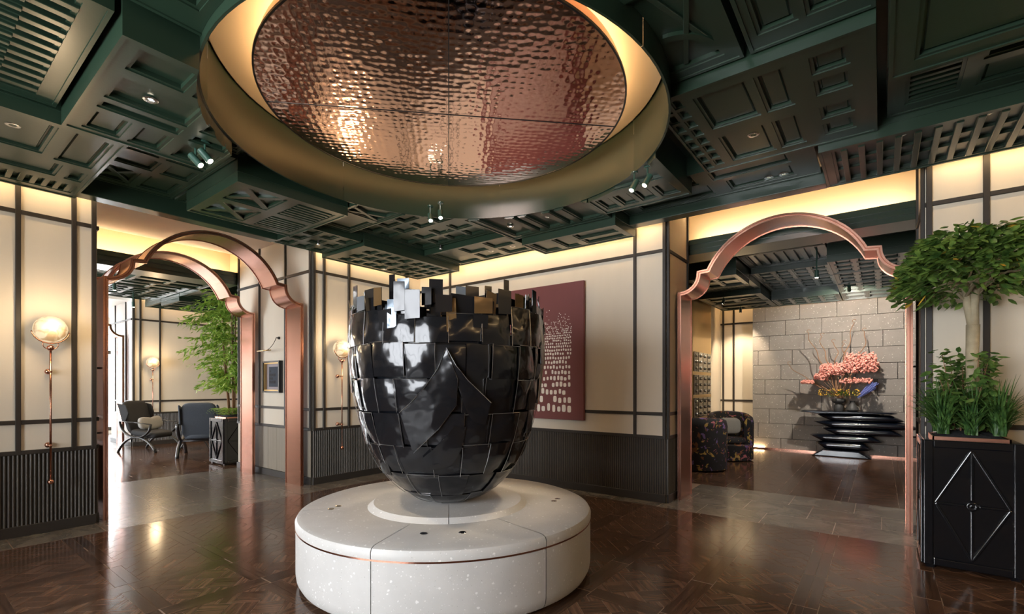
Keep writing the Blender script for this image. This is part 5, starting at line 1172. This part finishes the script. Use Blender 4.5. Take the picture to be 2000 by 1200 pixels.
for pts in (((0.62, 1.1), (0.80, 1.7), (1.05, 2.0), (1.12, 2.36)), ((0.60, 1.1), (0.68, 1.7), (0.95, 2.0), (0.90, 2.28)), ((0.58, 1.1), (0.62, 1.8), (0.45, 2.1), (0.40, 2.50)), ((0.56, 1.1), (0.50, 1.7), (0.10, 2.15), (0.25, 2.33)), ((0.60, 1.1), (0.80, 1.7), (0.55, 2.0), (0.72, 2.15)), ((0.62, 1.1), (0.9, 1.35), (1.2, 1.45), (1.45, 1.75)), ((0.45, 1.1), (0.4, 1.5), (0.60, 1.9), (0.55, 2.12)), ((0.62, 1.1), (0.85, 1.3), (1.0, 1.35), (1.15, 1.40))):
    b = bez(*[(10.88, a, z) for a, z in pts], 18); b = [(x + 0.02 * math.sin(i * 1.1), y + 0.022 * math.sin(i * 0.9), z) for i, (x, y, z) in enumerate(b)]
    e = b[-1]; b += [(e[0], e[1] + 0.03 * math.sin(t), e[2] + 0.03 * (1 - math.cos(t)) - 0.0) for t in (0.8, 1.7, 2.6, 3.5, 4.3)]
    tw.tube(b, [max(0.0045, 0.012 - 0.00035 * i) for i in range(len(b))], 6)
for k in range(9): a = rf.uniform(-0.25, 0.25); tw.tube([(10.88, 0.62, 1.06), (10.88, 0.62 + a * 0.6, 1.3), (10.88, 0.62 + a * 1.3, 1.5)], 0.004, 5)
tw.build('curly_twigs', 'twig', fl, smooth=True)
lv = MB(); yl_ = MB(); gr = MB()
for k in range(120):
    t = rf.random(); sp = rf.uniform(-0.06, 0.06); p = Vector((10.86 + sp, 0.40, 1.05)); q = Vector((10.86 + rf.uniform(-0.06, 0.06), 0.40 - 0.36 * (0.75 + 0.25 * rf.random()) + sp * 0.8, 1.36 + rf.uniform(-0.05, 0.05))); lv.tube([tuple(p.lerp(q, 0.2 + 0.2 * t)), tuple(p.lerp(q, 0.7 + 0.3 * t))], [0.004, 0.006], 4)
for k in range(120): d = rdir(rf); c = (10.86 + d.x * 0.1, (0.78 if k % 2 else 0.47) + d.y * 0.17, 1.20 + d.z * 0.10); yl_.ball(c, 0.010, 5, 4)
for k in range(150): d = rdir(rf); c = (10.88 + d.x * 0.1, (0.64 if k % 3 else 0.45) + d.y * 0.12, 1.15 + d.z * 0.07); leaf(gr, c, d + Vector((0, 0, 0.7)), 0.08, 0.02, 0)
lv.build('lavender_bunch', 'lavender', fl); yl_.build('yellow_sprigs', 'yellow', fl, kind='stuff'); gr.build('greenery', 'leaf_shrub', fl, kind='stuff', fix=False)
# tub chairs
def tub_chair(label, loc, rz, h):
    r = thing('tub_chair', label, 'armchair', loc, rz, 'floral tub chairs')    # opens to +x locally
    prof_n = 28; V = []; F = []; rings = []
    a0, a1 = R_(52), R_(308); m = 28; sec = [(0.25, 0.30), (0.26, h - 0.06), (0.285, h - 0.01), (0.33, h), (0.375, h - 0.03), (0.395, h - 0.12), (0.385, 0.03), (0.37, 0.02)]
    for i in range(m + 1):
        t = i / m; a = lerp(a0, a1, t); dip = 0.12 * (abs(2 * t - 1) ** 2.2)
        for (rad, z) in sec: V.append((rad * math.cos(a), rad * math.sin(a), z if z < 0.31 else z - dip))
    k = len(sec)
    for i in range(m):
        for j in range(k - 1): F.append((i * k + j, (i + 1) * k + j, (i + 1) * k + j + 1, i * k + j + 1))
    F.append(tuple(range(k))); F.append(tuple(m * k + j for j in range(k - 1, -1, -1)))
    MB().add(V, F).build('shell', 'floral', r, smooth=True, auto=50)
    MB().lathe([(0.001, 0.02), (0.345, 0.02), (0.355, 0.28), (0.33, 0.30), (0.001, 0.30)], (0.02, 0, 0), 28).build('base', 'floral', r, smooth=True, auto=50)
    MB().lathe([(0.001, 0.30), (0.25, 0.30), (0.27, 0.34), (0.25, 0.40), (0.001, 0.415)], (0.05, 0, 0), 28).build('seat', 'floral', r, smooth=True)
    MB().lathe([(0.30, 0.0), (0.31, 0.022)], (0, 0, 0), 20).build('plinth_ring', 'blackwood', r)
    return r
tub_chair('nearer dark floral tub chair half hidden by the right arch', (8.0, 2.30, 0), R_(35), 0.84)
tub_chair('farther dark floral tub chair with beige cushion beside the stone wall', (9.35, 2.18, 0), R_(205), 0.86)
cu = rbox(MB(), 0, 0, 0, 0.20, 0.055, 0.15, pw=3.6).build('cushion', 'linen', None, smooth=True); cu.location = (9.38, 2.20, 0.60); cu.rotation_euler = (R_(-12), 0, R_(-62)); tag(cu, 'beige cushion on the farther floral tub chair', 'cushion')
# glass display shelves
ds = wthing('display_shelf', 'bronze display shelf of dark mirrored niches on the side wall', 'shelf', (9.8, 2.88, 0))
MB().box(9.2, 10.45, 2.80, 2.898, 0.6, 3.3).build('carcass', 'brass', ds)
for zi, z in enumerate((0.72, 1.16, 1.60)):
    for i in range(4):
        xa = 9.27 + i * 0.29; n_ = MB().box(xa, xa + 0.25, 2.786, 2.80, z, z + 0.38).build('niche', 'shelfglass', ds, bevel=0.004)
        for j in range(3): MB().ball((xa + 0.125, 2.775, z + 0.07 + j * 0.12), 0.02, 10, 6, 1.5).build('bead', 'steel', n_, smooth=True)
track_spot('added fill spotlight aimed at the display shelf', (9.4, 2.3, 2.90), 3.36, (9.9, 2.85, 1.6), 90, 80); track_spot('added fill spotlight aimed at the alcove wall', (10.75, 2.3, 2.90), 3.36, (11.5, 2.5, 1.5), 90, 80)  # console room spotlights here and below: added to brighten it, fixtures made up
track_spot('added fill spotlight aimed at the flower console', (9.3, 0.4, 2.88), 3.36, (11.2, 0.4, 1.5), 190, 120, (1, 0.90, 0.78))
track_spot('added fill spotlight over the console room floor', (7.8, 0.7, 2.88), 3.36, (7.85, 0.7, 0), 130, 120, (1, 0.90, 0.78))
for lb, x, y in (('added fill spotlight in the lounge nearest the arches', 2.2, 9.6), ('added fill spotlight above the black wing chair', 2.9, 11.4), ('added fill spotlight above the hidden lounge chair', 4.7, 10.6)): track_spot(lb, (x, y, 2.90), 3.36, (x + 0.05, y, 0), 70, 120)  # lounge fill: lamps and their fixture bodies added to raise its brightness
clean_tags()
for o in bpy.data.objects:
    if '_r' in o: del o['_r']
